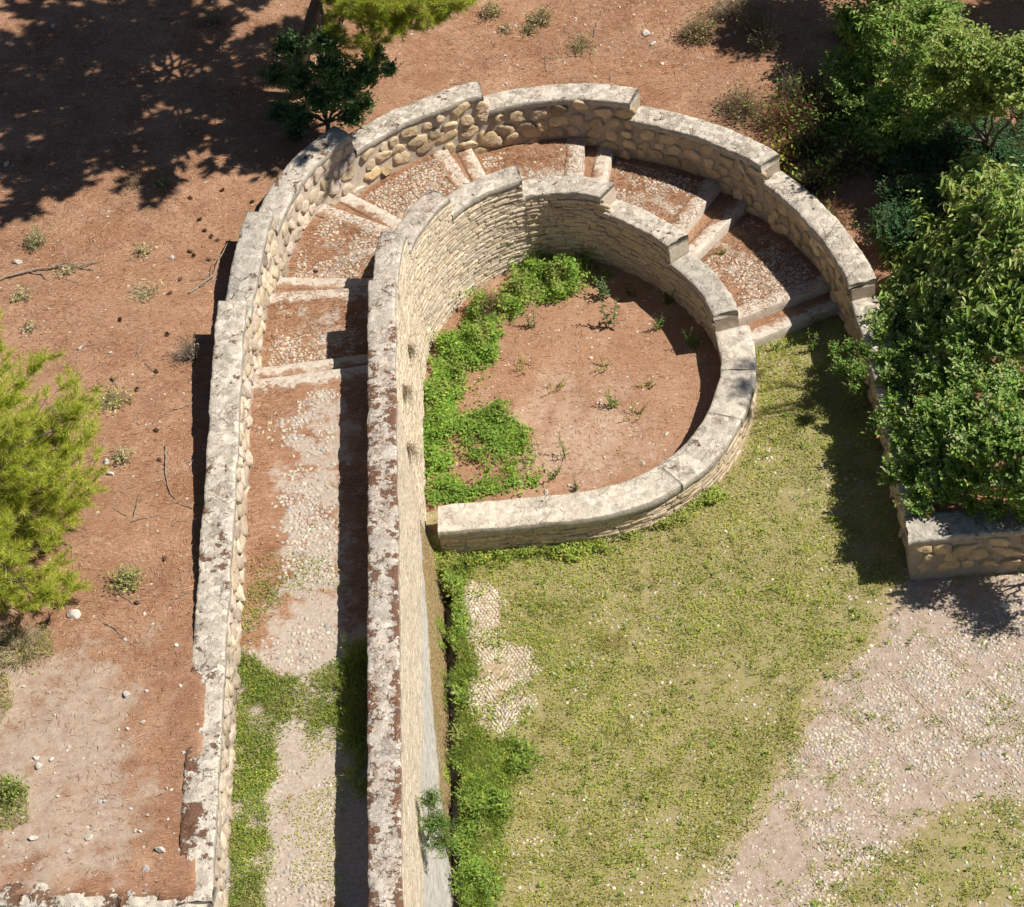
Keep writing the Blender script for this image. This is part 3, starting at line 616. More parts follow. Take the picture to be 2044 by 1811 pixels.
for i,z,G,V0 in FLO:
    if i%2: continue
    n,m=G.shape[:2]
    if i==14: poly=np.array([(-1.72,-.6),(-1.72,-11.5),(-3.5,-11.5),(-3.5,-.6)])
    else: poly=np.vstack([G[1:-1,2],G[-2,2:-2],G[1:-1,-3][::-1],G[1,2:-2][::-1]])
    P=jgrid(*np.c_[poly.min(0),poly.max(0)].ravel(),.058); P=P[sdist(P,poly)>.03]
    f=fbm(P,1.5,50+i,3); g=fbm(P,6,60+i,2)
    if i==14:
        pale=pxl([(600,760),(690,740),(690,1340),(520,1355),(545,1200),(540,1080),(530,960),(570,860)],z); sd=sdist(P,pale)
        south=sdist(P,pxl([(530,1500),(690,1480),(690,1830),(520,1830)],z))
        w=np.maximum(sstep(-.3,.3,sd)*.95,sstep(-.1,.3,south)*.75); k=(f*1.3+g*.7+w*1.1+RNG.normal(0,.3,len(P)))>.98
    else: k=(f*1.5+g*.6+RNG.normal(0,.16,len(P)))>(-.06 if i in(12,10,8) else .16)
    P=P[k]; n=len(P)
    if n<3: continue
    a=RNG.uniform(.02,.04,n); b=a*RNG.uniform(.55,.9,n)
    V,Fq,c=pebbles(P,np.full(n,z-.002)+fbm(np.c_[P,np.full(n,z)],3,i,3)*.012,RNG.uniform(0,3.14,n),a,b,RNG.uniform(.003,.012,n),peb_col(n,.10)); part('cobbles',V,Fq,MAT['pebble'],stairs,col=c*(.84 if i==14 else .95),smooth=True)['kind']='stuff'
# white leaf-pattern mosaic beside the drain
mos=thing('pebble_mosaic',(*MOS.mean(0),0),'patch of white pebbles laid in a leaf pattern, half hidden by weeds beside the drain','mosaic')
P=jgrid(*np.c_[MOS.min(0)-.1,MOS.max(0)+.1].ravel(),.052,.2); sd=sdist(P,MOS); P=P[(sd+fbm(P,3,4,2)*.2)>-.02]
k=(fbm(P,2.6,35,3)+RNG.normal(0,.12,len(P)))>-.22; P=P[k]; n=len(P); cx=MOS[:,0].mean()+.06*np.sin(P[:,1]*2.2)+.06; dx=P[:,0]-cx; leafy=(np.abs(dx)<.20)&(P[:,1]<MOS[:,1].mean()+.25)
an=np.where(leafy,np.where(np.abs(dx)<.03,math.pi/2,np.where(dx>0,math.radians(58),math.radians(122)))+RNG.normal(0,.22,n),fbm(P,1.7,38,2)*3+RNG.normal(0,.5,n)); mo_s=RNG.uniform(.75,1.15,n)
a=np.where(leafy,.040,.030)*mo_s; b=np.where(leafy,a*.45,a*.72)
V,Fq,c=pebbles(P,np.full(n,.004),an,a,b,RNG.uniform(.006,.016,n),jit((.62,.555,.455),n,.13,.04)); part('pebbles',V,Fq,MAT['pebble'],mos,col=c*.88,smooth=True)['kind']='stuff'
# plaza paving: lozenges of pebbles framed by rows of thin edge-set stones
plz=thing('cobbled_paving',(4,-6,0),'worn cobbled paving with diamond panels of white and grey pebbles, lower right','paving')
e=px(2040,1215,0)[:2]-px(1640,1500,0)[:2]; A0=math.atan2(e[1],e[0]); ca,sa=math.cos(A0),math.sin(A0)
P=jgrid(1.5,8.2,-10.8,-3.3,.054); O0=px(1860,1420,0)[:2]; q=P-O0; U=np.c_[q@np.array([ca,sa]),q@np.array([-sa,ca])]; cs=.86
fr=U/cs-np.floor(U/cs); bx=np.minimum(fr[:,0],1-fr[:,0])*cs; by=np.minimum(fr[:,1],1-fr[:,1])*cs; bord=np.minimum(bx+fbm(P,5,36,2)*.03,by+fbm(P,5,37,2)*.03)<.08
_,pv,_=lawn_masks(P); pid=np.floor(U/cs).astype(int); hs=_h(pid[:,0]+50,pid[:,1]+50,pid[:,0]*0,5); band=(pid[:,1]>=-1)&(pid[:,1]<=0)&(pid[:,0]>=-3)
wear=fbm(P,1.6,32,3)*.9+fbm(P,5,33,2)*.5; show=np.where(band,.62+.25*(hs-.4)-.12*np.maximum(0,-pid[:,0]-1),.05+.3*(hs>.62))+wear*.55
k=(RNG.random(len(P))<np.clip(show*1.5,0,.97))&(pv>.25); P=P[k];U=U[k];bord=bord[k];bx=bx[k];by=by[k];n=len(P)
an=np.where(bord,np.where(bx<by,A0+math.pi/2,A0)+RNG.normal(0,.15,n),RNG.uniform(0,3.14,n)); a=np.where(bord,RNG.uniform(.03,.045,n),RNG.uniform(.018,.036,n)); b=np.where(bord,a*.28,a*RNG.uniform(.55,.9,n))
cc=peb_col(n,.2); cc[bord]=jit((.47,.38,.31),bord.sum(),.12,.05)
V,Fq,c=pebbles(P,np.full(n,.0)+fbm(P,1.1,5,3)*.02,an,a,b,RNG.uniform(.004,.012,n),cc); part('cobbles',V,Fq,MAT['pebble'],plz,col=c*.92,smooth=True)['kind']='stuff'
# ------------------------------------------------------------------ foot of the tall wall, drain and water
def M_apron():
    s=NT('stained_render',.75,.3)
    g=s.ramp(s.noise(1,6,.7,s.map(0,(60,6,14))),(.25,(.26,.245,.225)),(.5,(.46,.43,.39)),(.8,(.66,.62,.56)))
    b=s.ramp(s.noise(1,6,.78,s.map(0,(60,22,34))),(.36,(.085,.065,.025)),(.5,(.27,.19,.08)),(.64,(.50,.40,.25)))
    c=s.mix(s.ss(s.math('ADD',s.attr('grey'),s.math('MULTIPLY',s.math('SUBTRACT',s.noise(5,5,.7),.5),.5)),.4,.6),b,g)
    return s.done(c,s.bump(s.noise(30,5,.75),.03,.8))
n,m=180,14; y=np.linspace(-2.0,-16,n); t=np.linspace(0,1,m)
top=1.05+.5*sstep(-3,-9,y)+.08*np.sin(y*2.3); V=np.zeros((n,m,3)); g=np.zeros((n,m))
for j,tt in enumerate(t):
    V[:,j,0]=-1.35+.235*tt**1.15; V[:,j,1]=y; V[:,j,2]=top*(1-tt)+(-.3)*tt
    g[:,j]=sstep(.16,-.16,tt-np.interp(-y,[2,4,5.5,7,8.1,16],[.12,.35,.5,.72,1.2,1.3]))
V=V.reshape(-1,3); V[:,0]+=(fbm(V,2.3,71,4)*.03+fbm(V,9,72,3)*.015)
part('apron',V,grid(n,m),M_apron(),iw,attr={'grey':g.ravel()},smooth=True)['label']='sloping foot of the wall, moss brown above, grey streaked below'
y=np.linspace(-2.42,-30,160); pr=[(-1.16,-.36),(-1.05,-.34),(-.95,-.33),(-.94,-.1),(-.925,.015)]
V=np.array([[(x,yy,z) for x,z in pr] for yy in y]).reshape(-1,3); V[:,0]+=fbm(V,4,81,3)*.02
tag(mesh('drain_channel',V,grid(len(y),len(pr))[:,::-1],M_plain('wet_mud',(.05,.032,.018),(.15,.10,.055),10,.03,.6)),kind='structure')
s=NT('brown_water',.12,.5); 
V=np.array([[(x,yy,-.245) for x in (-1.2,-.93)] for yy in (-2.1,-16)]).reshape(-1,3)
tag(mesh('water',V,np.array([(0,1,3,2)]),s.done((.05,.032,.014),s.bump(s.noise(9,3),.01,.3))),kind='structure')
# earth closing the gap at the end of the low wall
n=24;X,Y=np.meshgrid(np.linspace(-1.36,-.86,n),np.linspace(-1.25,-2.5,n+14),indexing='ij'); V=np.c_[X.ravel(),Y.ravel(),(.22-.22*sstep(-1.7,-2.5,Y.ravel()))]; V[:,2]+=fbm(V,5,91,3)*.035-.1*sstep(-2.4,-2.5,V[:,1])
tag(mesh('earth_bank',V,grid(n,n+14)[:,::-1],MAT['lawn'],attr={'grass':np.full(len(V),.75)},smooth=True),kind='structure')
# curb stones along the drain
for i,(u,v,w) in enumerate(((906,1388,.10),(909,1420,.07),(921,1560,.06),(924,1690,.05),(926,1760,.06))): pass
# ------------------------------------------------------------------ wall along the foot of the upper terrace
TW=Curve([(-3.5,-10.03),(-5,-9.8),(-6,-9.64),(-8,-9.32),(-14,-8.55)])
tw=thing('terrace_wall',(-5,-9.6,2.5),'broken low wall along the bottom left edge, level with the pale earth','wall')
V,Fq=body(TW,0,TW.L,1.2,3.13,-.28,.0,seed=201,amp=.02); part('wall_core',V,Fq,MAT['mortar'],tw)
for a_,b_ in ((.02,1.1),(1.105,2.35),(2.36,4.2),(4.21,TW.L)):
    V,Fq=coping(TW,a_,b_,3.215+RNG.uniform(-.012,.012),-.30,.0,.10,seed=int(a_*90)+203,amp=.03,over=.02,jog=.09); part('coping',V,Fq,MAT['cop_cream'],tw,smooth=True,attr={'moss':np.full(len(V),.15)})
V,Fq,c=thin_stones(TW,.05,9,lambda s:3.12,lambda s:1.3,0,1,base=(.42,.33,.22),hmin=.06,hmax=.12); part('stonework',V,Fq,MAT['thin'],tw,col=c)
xs=np.linspace(-30,-3.5,60); ys=np.linspace(-40,-9.2,60); X,Y=np.meshgrid(xs,ys,indexing='ij')
V=np.c_[X.ravel(),Y.ravel(),np.full(X.size,1.6)]; tag(mesh('lower_terrace',V,grid(60,60),MAT['hill'],attr={'bare':np.full(len(V),.5)}),kind='structure')
# ------------------------------------------------------------------ loose stones, cones, sticks
LOW2=np.vstack([low_poly[:5],OE[::8],low_poly[-6:]]); COURT2=court[::6]
FPOLY=[(z,np.vstack([G[::5,0],G[-1:,0],G[::-5,-1],G[:1,-1]])) for i,z,G,V0 in FLO[::-1]]
def floor_at(x,y):
    p=np.array([[x,y]])
    if sdist(p,LOW2)[0]<.05: return hz(x,y)
    if sdist(p,COURT2)[0]>.05: return float(cfl(p)[0])
    for z,pl in FPOLY:
        if sdist(p,pl)[0]>0: return z
    return 0.
def ground(u,v):
    z=1.6
    for _ in range(6):
        q=px(u,v,z); z=.35*z+.65*floor_at(q[0],q[1])
    q=px(u,v,z); return np.array([q[0],q[1],floor_at(q[0],q[1])])
def ico():
    t=(1+5**.5)/2; v=np.array([(-1,t,0),(1,t,0),(-1,-t,0),(1,-t,0),(0,-1,t),(0,1,t),(0,-1,-t),(0,1,-t),(t,0,-1),(t,0,1),(-t,0,-1),(-t,0,1)],float); v/=np.linalg.norm(v[0])
    f=[(0,11,5),(0,5,1),(0,1,7),(0,7,10),(0,10,11),(1,5,9),(5,11,4),(11,10,2),(10,7,6),(7,1,8),(3,9,4),(3,4,2),(3,2,6),(3,6,8),(3,8,9),(4,9,5),(2,4,11),(6,2,10),(8,6,7),(9,8,1)]
    for _ in range(2):
        c={};nf=[];v=list(v)
        def mid(a,b):
            k=(min(a,b),max(a,b))
            if k not in c: p=v[a]+v[b]; v.append(p/np.linalg.norm(p)); c[k]=len(v)-1
            return c[k]
        for a,b,d in f: x,y,z=mid(a,b),mid(b,d),mid(d,a); nf+=[(a,x,z),(b,y,x),(d,z,y),(x,y,z)]
        f=nf; v=np.array(v)
    return v,np.array(f)
ICO=ico(); ROCKS=[]
for i in range(8):
    v=ICO[0].copy(); 
    for _ in range(7):
        d=sph(1)[0]; k=RNG.uniform(.45,.8); e=v@d; v-=np.outer(np.maximum(0,e-k),d)
    v*=(1+fbm(v,1.6,300+i,3)*.22)[:,None]*np.array([1,RNG.uniform(.55,.9),RNG.uniform(.4,.62)])
    me=bpy.data.meshes.new('rock'); me.from_pydata(v.tolist(),[],ICO[1].tolist()); me.materials.append(MAT['rock']); ROCKS.append(me)
def rock(p,r,label,group,mi=None):
    me=ROCKS[RNG.integers(8) if mi is None else mi]; o=bpy.data.objects.new('stone',me); COL.objects.link(o)
    o.location=(p[0],p[1],p[2]+r*.18); o.scale=(r,)*3; o.rotation_euler=(RNG.normal(0,.2),RNG.normal(0,.2),RNG.uniform(0,6.28)); return tag(o,label,'stone',group,'thing')
for u,v,r,l in ((36,525,.17,'large broken pale rock beside the long fallen branch at the left edge'),(160,697,.13,'bright white angular stone on the needles above the left pine'),(219,705,.09,'rounded white stone right of the bright angular white one'),(343,517,.13,'pale jagged rock on the needles left of the grey coping'),(148,1228,.21,'big pale boulder at the lower edge of the left pine'),(214,925,.17,'whitish rock showing at the right tip of the left pine branches'),(222,948,.13,'cream stone just below the whitish rock by the left pine'),(97,856,.10,'white stone between the left pine branches'),
  (1290,68,.20,'dark weathered rock on the slope above the curved wall'),(1303,88,.14,'grey rock just below the dark weathered one up the slope'),(1452,72,.12,'flat pale slab stone beside the dry bush on the upper slope'),(1322,128,.09,'white stone alone on the needles behind the right curved wall'),(512,303,.09,'round grey stone in the shade beside the dark green shrub'),(106,54,.14,'grey rock in deep shade at the top left'),(12,330,.15,'grey rock at the left edge inside the tree shade'),
  (253,1387,.14,'long white chip on the pale earth beside the left wall'),(293,1380,.06,'white pebble right of the long white chip'),(352,1289,.07,'round white stone by the left wall coping'),(360,1370,.07,'white stone beside the needle strip along the left wall'),(285,1443,.08,'cream stone in the middle of the pale earth'),(256,1456,.07,'small bright stone in the middle of the pale earth'),(78,1530,.13,'slanted white chip, largest of three near the left bottom'),(73,1514,.10,'white chip above the slanted one near the left bottom'),(104,1517,.08,'white chip right of the slanted one near the left bottom'),(200,1602,.09,'angular white stone, left of a touching pair on the pale earth'),(210,1601,.08,'angular white stone, right of a touching pair on the pale earth'),(260,1615,.07,'upright white chip right of the touching pair'),(47,1633,.09,'round white stone at the bottom left on bare earth'),(178,1672,.12,'long cream slab near the foot of the pale earth'),(270,1659,.07,'white stone low on the pale earth, left of two'),(280,1661,.07,'white stone low on the pale earth, right of two'),(320,1698,.16,'flat grey slab bedded in the earth near the terrace wall'),(292,1736,.12,'grey slab by the needles above the terrace wall'),(66,1676,.13,'narrow white stone at the bottom left'),(137,1700,.10,'pale split stone left of the flat grey slab'),(303,1248,.09,'tan stone lying above the pale earth'),
  (1207,914,.07,'grey pebble on the court floor near the low wall'),(1283,925,.11,'pinkish rock on the court floor close to the low wall'),(1091,983,.12,'reddish broken brick lying against the low wall'),(1137,970,.07,'white stone on the court floor beside the reddish brick'),(1065,893,.07,'white stone at the edge of the court weeds'),(1085,665,.06,'grey stone on the court floor below the tall thistle'),(1272,663,.06,'pale stone on the court floor in front of the curved wall'),(1330,868,.10,'white stone on the right of the court floor'),(1180,715,.08,'half buried pale stone in the middle of the court floor'),
  (907,1383,.15,'white kerb stone standing beside the dark drain'),(2004,1210,.15,'white stone at the right edge below the south wall')):
    rock(ground(u,v),r*.5,l,None)
n=0
while n<125:
    u,v=(RNG.uniform(0,460),RNG.uniform(400,1740)) if n<75 else (RNG.uniform(900,1500),RNG.uniform(10,200))
    p=ground(u,v)
    if sdist(p[None,:2],low_poly)[0]>-.15: continue
    near=n<75; rock(p,RNG.uniform(.014,.036),'small white limestone chip scattered on the ground left of the left wall' if near else 'small pale stone scattered among needles on the slope behind the curved wall','stone chips left of the wall' if near else 'stone chips on the upper slope'); n+=1
# pine cones: a core with overlapping scales
def cone_mesh():
    mb=MB(); t=np.linspace(0,1,7); P=np.c_[t*.085-.04,0*t,0*t]; tube(mb,P,.016*np.sin(np.pi*np.clip(t*.85+.12,0,1))+.002,7)
    for k in range(46):
        s=k/46; a=k*2.399; r=.02*math.sin(math.pi*min(1,s*.8+.18)); ax=np.array([0,math.cos(a),math.sin(a)]); b=np.array([s*.08-.04,0,0])+ax*r*.6
        d=ax*.9+np.array([.55,0,0]); sd=np.cross(ax,[1,0,0]); tip=b+d*.017
        V=np.array([b-sd*.004,b+sd*.004,tip+sd*.009,tip-sd*.009,tip+ax*.004+np.array([.004,0,0])]); mb.add(V,[np.array([(0,1,2,3)]),np.array([(3,2,4)])])
    V,Fq=mb.out(); me=bpy.data.meshes.new('cone'); me.from_pydata(V.tolist(),[],[list(q) for f in Fq for q in f]); me.materials.append(MAT['cone']); return me
CM=cone_mesh()
for u,v in ((409,462),(422,474),(434,482),(379,504),(387,512),(340,587),(312,744),(227,760),(334,669),(312,861),(320,921),(274,779),(444,382),(380,397),(504,405),(632,543),(330,1118),(275,1205),(400,440),(418,520),(360,560),(240,640)):
    p=ground(u,v); o=bpy.data.objects.new('pine_cone',CM); COL.objects.link(o); o.location=(p[0],p[1],p[2]+.02); o.rotation_euler=(RNG.uniform(0,6),RNG.normal(0,.25),RNG.uniform(0,6)); o.scale=(1.0,)*3
    tag(o,'brown pine cone lying on the rust needles left of the curved stairs' if u<600 else 'single brown pine cone lying on the stair landing','pine cone','fallen pine cones' if u<600 else None,'thing')
def stick(name,pts,r,label,cat='branch',fork=()):
    P=[ground(u,v)+np.array([0,0,h]) for u,v,h in pts]; mb=MB(); P=np.array(P); t=np.linspace(0,1,len(P)); tt=np.linspace(0,1,len(P)*4); Q=np.c_[[np.interp(tt,t,P[:,k]) for k in range(3)]].T+RNG.normal(0,.006,(len(tt),3))
    tube(mb,Q,np.linspace(r,r*.45,len(Q)),6,wob=.08)
    for i,du,dv,h in fork:
        a=P[i]; q=ground(pts[i][0]+du,pts[i][1]+dv)+np.array([0,0,h]); tube(mb,wander(a,q,7,.12),np.linspace(r*.6,r*.25,7),5)
    V,Fq=mb.out(); return tag(mesh(name,V,Fq,MAT['twig'],loc=P[0],smooth=True),label,cat,None,'thing')
stick('fallen_branch',[(-30,570,.03),(20,556,.04),(60,545,.05),(110,537,.05),(160,538,.04),(190,541,.03)],.022,'long fallen branch lying on the needles at the left edge',fork=((3,70,-4,.04),(4,50,-16,.05),(2,40,16,.02)))
stick('fallen_branch',[(378,588,.02),(400,575,.04),(428,558,.07),(444,520,.10),(463,492,.16)],.014,'bare forked branch leaning on the left side of the grey coping',fork=((1,30,-30,.05),(2,10,-40,.1),(3,-40,5,.03),(2,-48,4,.02)))
stick('fallen_stick',[(331,893,.02),(332,925,.03),(333,955,.02),(340,985,.02),(352,998,.02)],.013,'thin crooked stick lying upright in the picture left of the left wall','stick')
stick('fallen_stick',[(348,820,.02),(365,815,.02),(382,810,.03)],.012,'short pale stick close to the wall shadow left of the left wall','stick')
stick('fallen_stick',[(262,1042,.02),(290,1037,.02),(320,1030,.02)],.007,'straw pale stick right of the left pine','stick')
stick('fallen_stick',[(340,1208,.02),(355,1196,.02),(378,1184,.02)],.007,'slender pale stick by the lower left wall','stick')
stick('fallen_stick',[(345,1052,.02),(358,1042,.05),(378,1042,.02)],.007,'bent brown stick right of the left pine tips','stick')
stick('fallen_stick',[(1080,118,.02),(1170,112,.02)],.006,'thin dark stick on the slope behind the top of the curved wall','stick')
stick('fallen_stick',[(1185,75,.03),(1192,50,.03),(1205,20,.03)],.008,'pinkish thin stick up the slope above the curved wall','stick')
stick('fallen_stick',[(438,115,.03),(441,100,.05),(443,84,.03)],.014,'pale stick in deep shade left of the pine trunk','stick')
stick('fallen_stick',[(222,15,.03),(240,8,.03),(215,-8,.02)],.01,'pale twig in deep shade at the top left','stick')

# small litter of twigs, copies of four shapes
TW4=[]
for i in range(4):
    mb=MB(); a=RNG.uniform(.12,.3); tube(mb,wander((-a,0,.012),(a,RNG.normal(0,.05),.012),8,.06),np.linspace(.007,.003,8),5)
    if i%2: tube(mb,wander((0,0,.012),(a*.6,a*.5,.03),5,.06),np.linspace(.004,.002,5),4)
    V,Fq=mb.out(); me=bpy.data.meshes.new('twig'); me.from_pydata(V.tolist(),[],[list(q) for f in Fq for q in f]); me.materials.append(MAT['twig']); TW4.append(me)
n=0
while n<56:
    u,v=(RNG.uniform(0,420),RNG.uniform(380,1300)) if n<34 else (RNG.uniform(820,1480),RNG.uniform(15,210))
    p=ground(u,v)
    if sdist(p[None,:2],low_poly)[0]>-.4: continue
    o=bpy.data.objects.new('twig',TW4[RNG.integers(4)]); COL.objects.link(o); o.location=tuple(p+np.array([0,0,.004])); o.rotation_euler=(0,0,RNG.uniform(0,6.28)); o.scale=(RNG.uniform(.6,1.2),)*3
    tag(o,'small dry twig lying on the rust needles left of the left wall' if n<34 else 'small dry twig lying on the slope behind the curved wall','twig','twigs left of the wall' if n<34 else 'twigs on the upper slope','thing'); n+=1
# ------------------------------------------------------------------ trees and shrubs
def proj(P):
    d=(np.asarray(P,float)-CAM)@ROT.T; return np.c_[CX+F*d[:,0]/-d[:,2],CY-F*d[:,1]/-d[:,2]]
def pxx(u,v,x):
    d=ROT.T@np.array([u-CX,-(v-CY),-F]); return CAM+d*((x-CAM[0])/d[0])
def unit(v): return v/(np.linalg.norm(v,axis=-1,keepdims=True)+1e-9)
def prisms(mb,A,B,r,col):
    n=len(A); D=unit(B-A); S1=unit(np.cross(D,RNG.normal(0,1,(n,3)))); S2=np.cross(D,S1); vs=[]
    for P,k in ((A,1.),(B,.45)):
        for a in (0,2.094,4.189): vs.append(P+(S1*math.cos(a)+S2*math.sin(a))*(r*k)[:,None] if hasattr(r,'__len__') else P+(S1*math.cos(a)+S2*math.sin(a))*r*k)
    V=np.stack(vs,1).reshape(-1,3); f=np.array([(0,1,4,3),(1,2,5,4),(2,0,3,5)]); mb.add(V,(f[None]+(np.arange(n)*6)[:,None,None]).reshape(-1,4),np.repeat(col,6,0))
def crown_leaves(blobs,dens,slen,nl,ll,lw,cols,up=.45,droop=.25,spread=.8,cull=None,shell=.4,oval=True,stem=.004,stemc=(.16,.12,.06),yellow=0.):
    mb=MB(); A=[];D=[];Ln=[]
    for x,y,z,r in blobs:
        n=max(4,int(dens*r*r)); d=sph(n); d[:,2]=np.where(d[:,2]<-.35,-d[:,2],d[:,2]); rad=r*RNG.uniform(shell,1.05,n)
        tip=np.array([x,y,z])+d*rad[:,None]*np.array([1,1,.85]); dd=unit(d+np.array([0,0,up])+RNG.normal(0,.35,(n,3))); L=slen*np.where(RNG.random(n)<.1,RNG.uniform(1.3,2.0,n),RNG.uniform(.55,1.25,n)); tip=tip+dd*(L-slen)[:,None]*.7
        A.append(tip-dd*L[:,None]);D.append(dd);Ln.append(L)
    A=np.concatenate(A);D=np.concatenate(D);L=np.concatenate(Ln)
    if cull is not None: k=cull(A+D*L[:,None]); A,D,L=A[k],D[k],L[k]
    n=len(A); prisms(mb,A,A+D*L[:,None],stem,jit(stemc,n))
    t=np.tile(np.linspace(.15,1.,nl),(n,1))+RNG.uniform(-.04,.04,(n,nl)); base=(A[:,None]+D[:,None]*(L[:,None]*t)[...,None]).reshape(-1,3)
    S1=unit(np.cross(D,np.array([0,0,1.])+RNG.normal(0,.25,(n,3)))); sg=np.where(np.arange(nl)%2==0,1,-1)
    ld=(D[:,None]*.55+S1[:,None]*sg[None,:,None]*spread+RNG.normal(0,.25,(n,nl,3))+np.array([0,0,-droop])).reshape(-1,3)
    ci=RNG.integers(0,len(cols),n); base_c=np.array(cols)[ci]; c=np.repeat(base_c,nl,0)*(1+RNG.normal(0,.16,(n*nl,1)))*(1+RNG.normal(0,.06,(n*nl,3)))
    if yellow: k=RNG.random(n*nl)<yellow; c[k]=jit((.42,.34,.06),k.sum(),.2,.1)
    sz=RNG.uniform(.65,1.2,n*nl)*(1-.35*np.abs(t.ravel()-.45))
    V,f,c=leaves(base,ld,ll*sz,lw*sz,np.clip(c,.01,.6),roll=RNG.normal(0,.45,n*nl),oval=oval,droop=droop*.8); mb.add(V,f,c); return mb
def limbs(base,blobs,r0,fork=.35,mb=None,skip=1):
    mb=mb or MB(); b=np.array(base,float); C3=np.array([q[:3] for q in blobs]); top=b+(C3.mean(0)-b)*fork
    tube(mb,wander(b-np.array([0,0,.08]),top,7,.05),np.linspace(r0,r0*.72,7),9,wob=.06)
    for q in C3[::skip]: tube(mb,wander(top,q,8,.10),np.linspace(r0*.5,r0*.1,8),5)
    return mb
def tree(name,label,cat,base,blobs,r0,group=None,mat='leaf',fork=.35,skip=1,**k):
    t=thing(name,base,label,cat,group); mb=limbs(base,blobs,r0,fork,skip=skip); V,Fq=mb.out(); part('trunk',V,Fq,MAT['bark'],t,smooth=True)
    m=crown_leaves(blobs,**k); V,Fq=m.out(); part('crown',V,Fq,MAT[mat],t,col=m.col()); return t
def B(L): return [(*px(u,v,z),r) for u,v,z,r in L]
def BL(L): return B([(u,v,max(.8,min(z,(u-1700)/112-.62*r,(1.45 if v>620 else 1.75+max(0,600-v)/500)+(u-1850)/420+RNG.uniform(-.3,.3))),min(r,max(.24,.30+(u-1760)/500))) for u,v,z,r in L])
# hackberry with drooping pale green leaves, right
GH=[(.27,.37,.095),(.33,.42,.12),(.21,.31,.075),(.38,.44,.17)]
hb=BL([(1790,500,1.35,.42),(1860,410,2.0,.5),(1940,370,2.7,.55),(2010,400,3.2,.55),(1830,570,1.45,.45),(1920,500,2.3,.55),(2005,520,2.9,.55),(2075,580,3.2,.6),(1900,590,1.9,.5),(1985,610,2.5,.5),(2090,450,3.7,.6),(1770,430,1.5,.24),(1815,370,2.1,.25),(1945,320,3.0,.24)]+[(u+RNG.uniform(-18,18),v+RNG.uniform(-18,18),.95+(u-1755)/125-RNG.uniform(0,.4),.42*RNG.uniform(.85,1.2)) for u in range(1800,2110,72) for v in range(450,640,62)])
tree('hackberry_tree','leafy tree with long drooping pale green leaves rising behind the right wall','tree',ground(2030,760)*np.array([1,1,0])+np.array([0,0,.6]),hb,.07,skip=3,dens=430,slen=.46,nl=11,ll=.15,lw=.056,cols=GH,up=.7,droop=.55,spread=.75)
# mastic shrub with small oval leaves, lower right
GM=[(.22,.35,.08),(.27,.40,.10),(.165,.29,.06),(.36,.45,.20)]
ms=BL([(1745,640,1.0,.26),(1790,650,1.15,.4),(1860,640,1.6,.45),(1940,660,2.1,.5),(2025,680,2.6,.55),(1790,740,1.1,.36),(1860,750,1.5,.45),(1950,760,1.9,.5),(2040,790,2.4,.55),(1850,850,1.2,.4),(1930,850,1.6,.45),(2020,880,2.0,.5),(1870,930,1.1,.36),(1830,985,.95,.2),(1890,985,1.0,.3),(1960,960,1.3,.42),(2045,960,1.6,.45),(1940,1010,.95,.25),(2110,900,2.3,.5),(1815,960,1.0,.22),(1990,1015,1.0,.26),(2045,1020,1.0,.28)]+[(u+RNG.uniform(-18,18),v+RNG.uniform(-18,18),.92+(u-1770)/165*(1 if v<900 else .6)-RNG.uniform(0,.25),.38*RNG.uniform(.85,1.2)) for u in range(1800,2130,70) for v in range(630,1000,66)])
ms=ms+[(*px(1756+k*9.,665+k*43,1.02),.18+.03*(k%3)) for k in range(9) if k not in (4,7)]
tree('mastic_shrub','dense shrub of small oval glossy leaves spilling over the right wall','shrub',ground(1960,930)*np.array([1,1,0])+np.array([0,0,.6]),ms,.06,skip=3,dens=640,slen=.28,nl=11,ll=.078,lw=.038,cols=GM,up=.5,droop=.05,spread=.8,yellow=.03)
ov=B([(1712,738,1.0,.2),(1725,700,1.1,.18),(1690,735,.55,.22),(1665,700,.45,.16),(1712,775,.5,.18),(1700,690,.75,.16)])
tree('wall_shrub','small dark shrub growing out over the grass from the right wall foot','shrub',(*px(1735,760,.05)[:2],.0),ov,.012,dens=1300,slen=.2,nl=9,ll=.055,lw=.026,cols=GM[1:3],up=.4,droop=.05,yellow=.02)
sh2=B([(2130,1010,1.5,.5),(2100,1075,1.15,.35),(2190,1060,1.6,.5)])
tree('corner_shrub','leafy shrub behind the south wall at the right edge','shrub',(*px(2150,1090,.6)[:2],.6),sh2,.04,dens=900,slen=.28,nl=10,ll=.06,lw=.028,cols=GM,up=.5,droop=.05)
# trees at the top right
GT=[(.22,.34,.08),(.27,.38,.09),(.33,.42,.12),(.17,.28,.06)]
t1=B([(1710,40,2.1,.5),(1775,50,2.6,.55),(1680,125,1.7,.4),(1745,130,1.9,.45),(1825,130,2.5,.5),(1700,195,1.5,.36),(1770,205,1.8,.42),(1860,40,3.5,.6),(1740,260,1.4,.35),(1780,-40,3.0,.6),(1670,165,1.7,.3)]+[(u+RNG.uniform(-18,18),v+RNG.uniform(-18,18),1.0+(u-1650)/(125 if v<120 else 180)-RNG.uniform(0,.3),.44*RNG.uniform(.85,1.2)) for u in range(1690,1900,70) for v in range(0,280,66)])
tree('almond_tree','bushy tree with lance shaped mid green leaves at the top right','tree',(*px(1800,330,1.0)[:2],hz(*px(1800,330,1.0)[:2])),t1,.08,skip=3,dens=430,slen=.38,nl=10,ll=.11,lw=.042,cols=GT,up=.5,droop=.3)
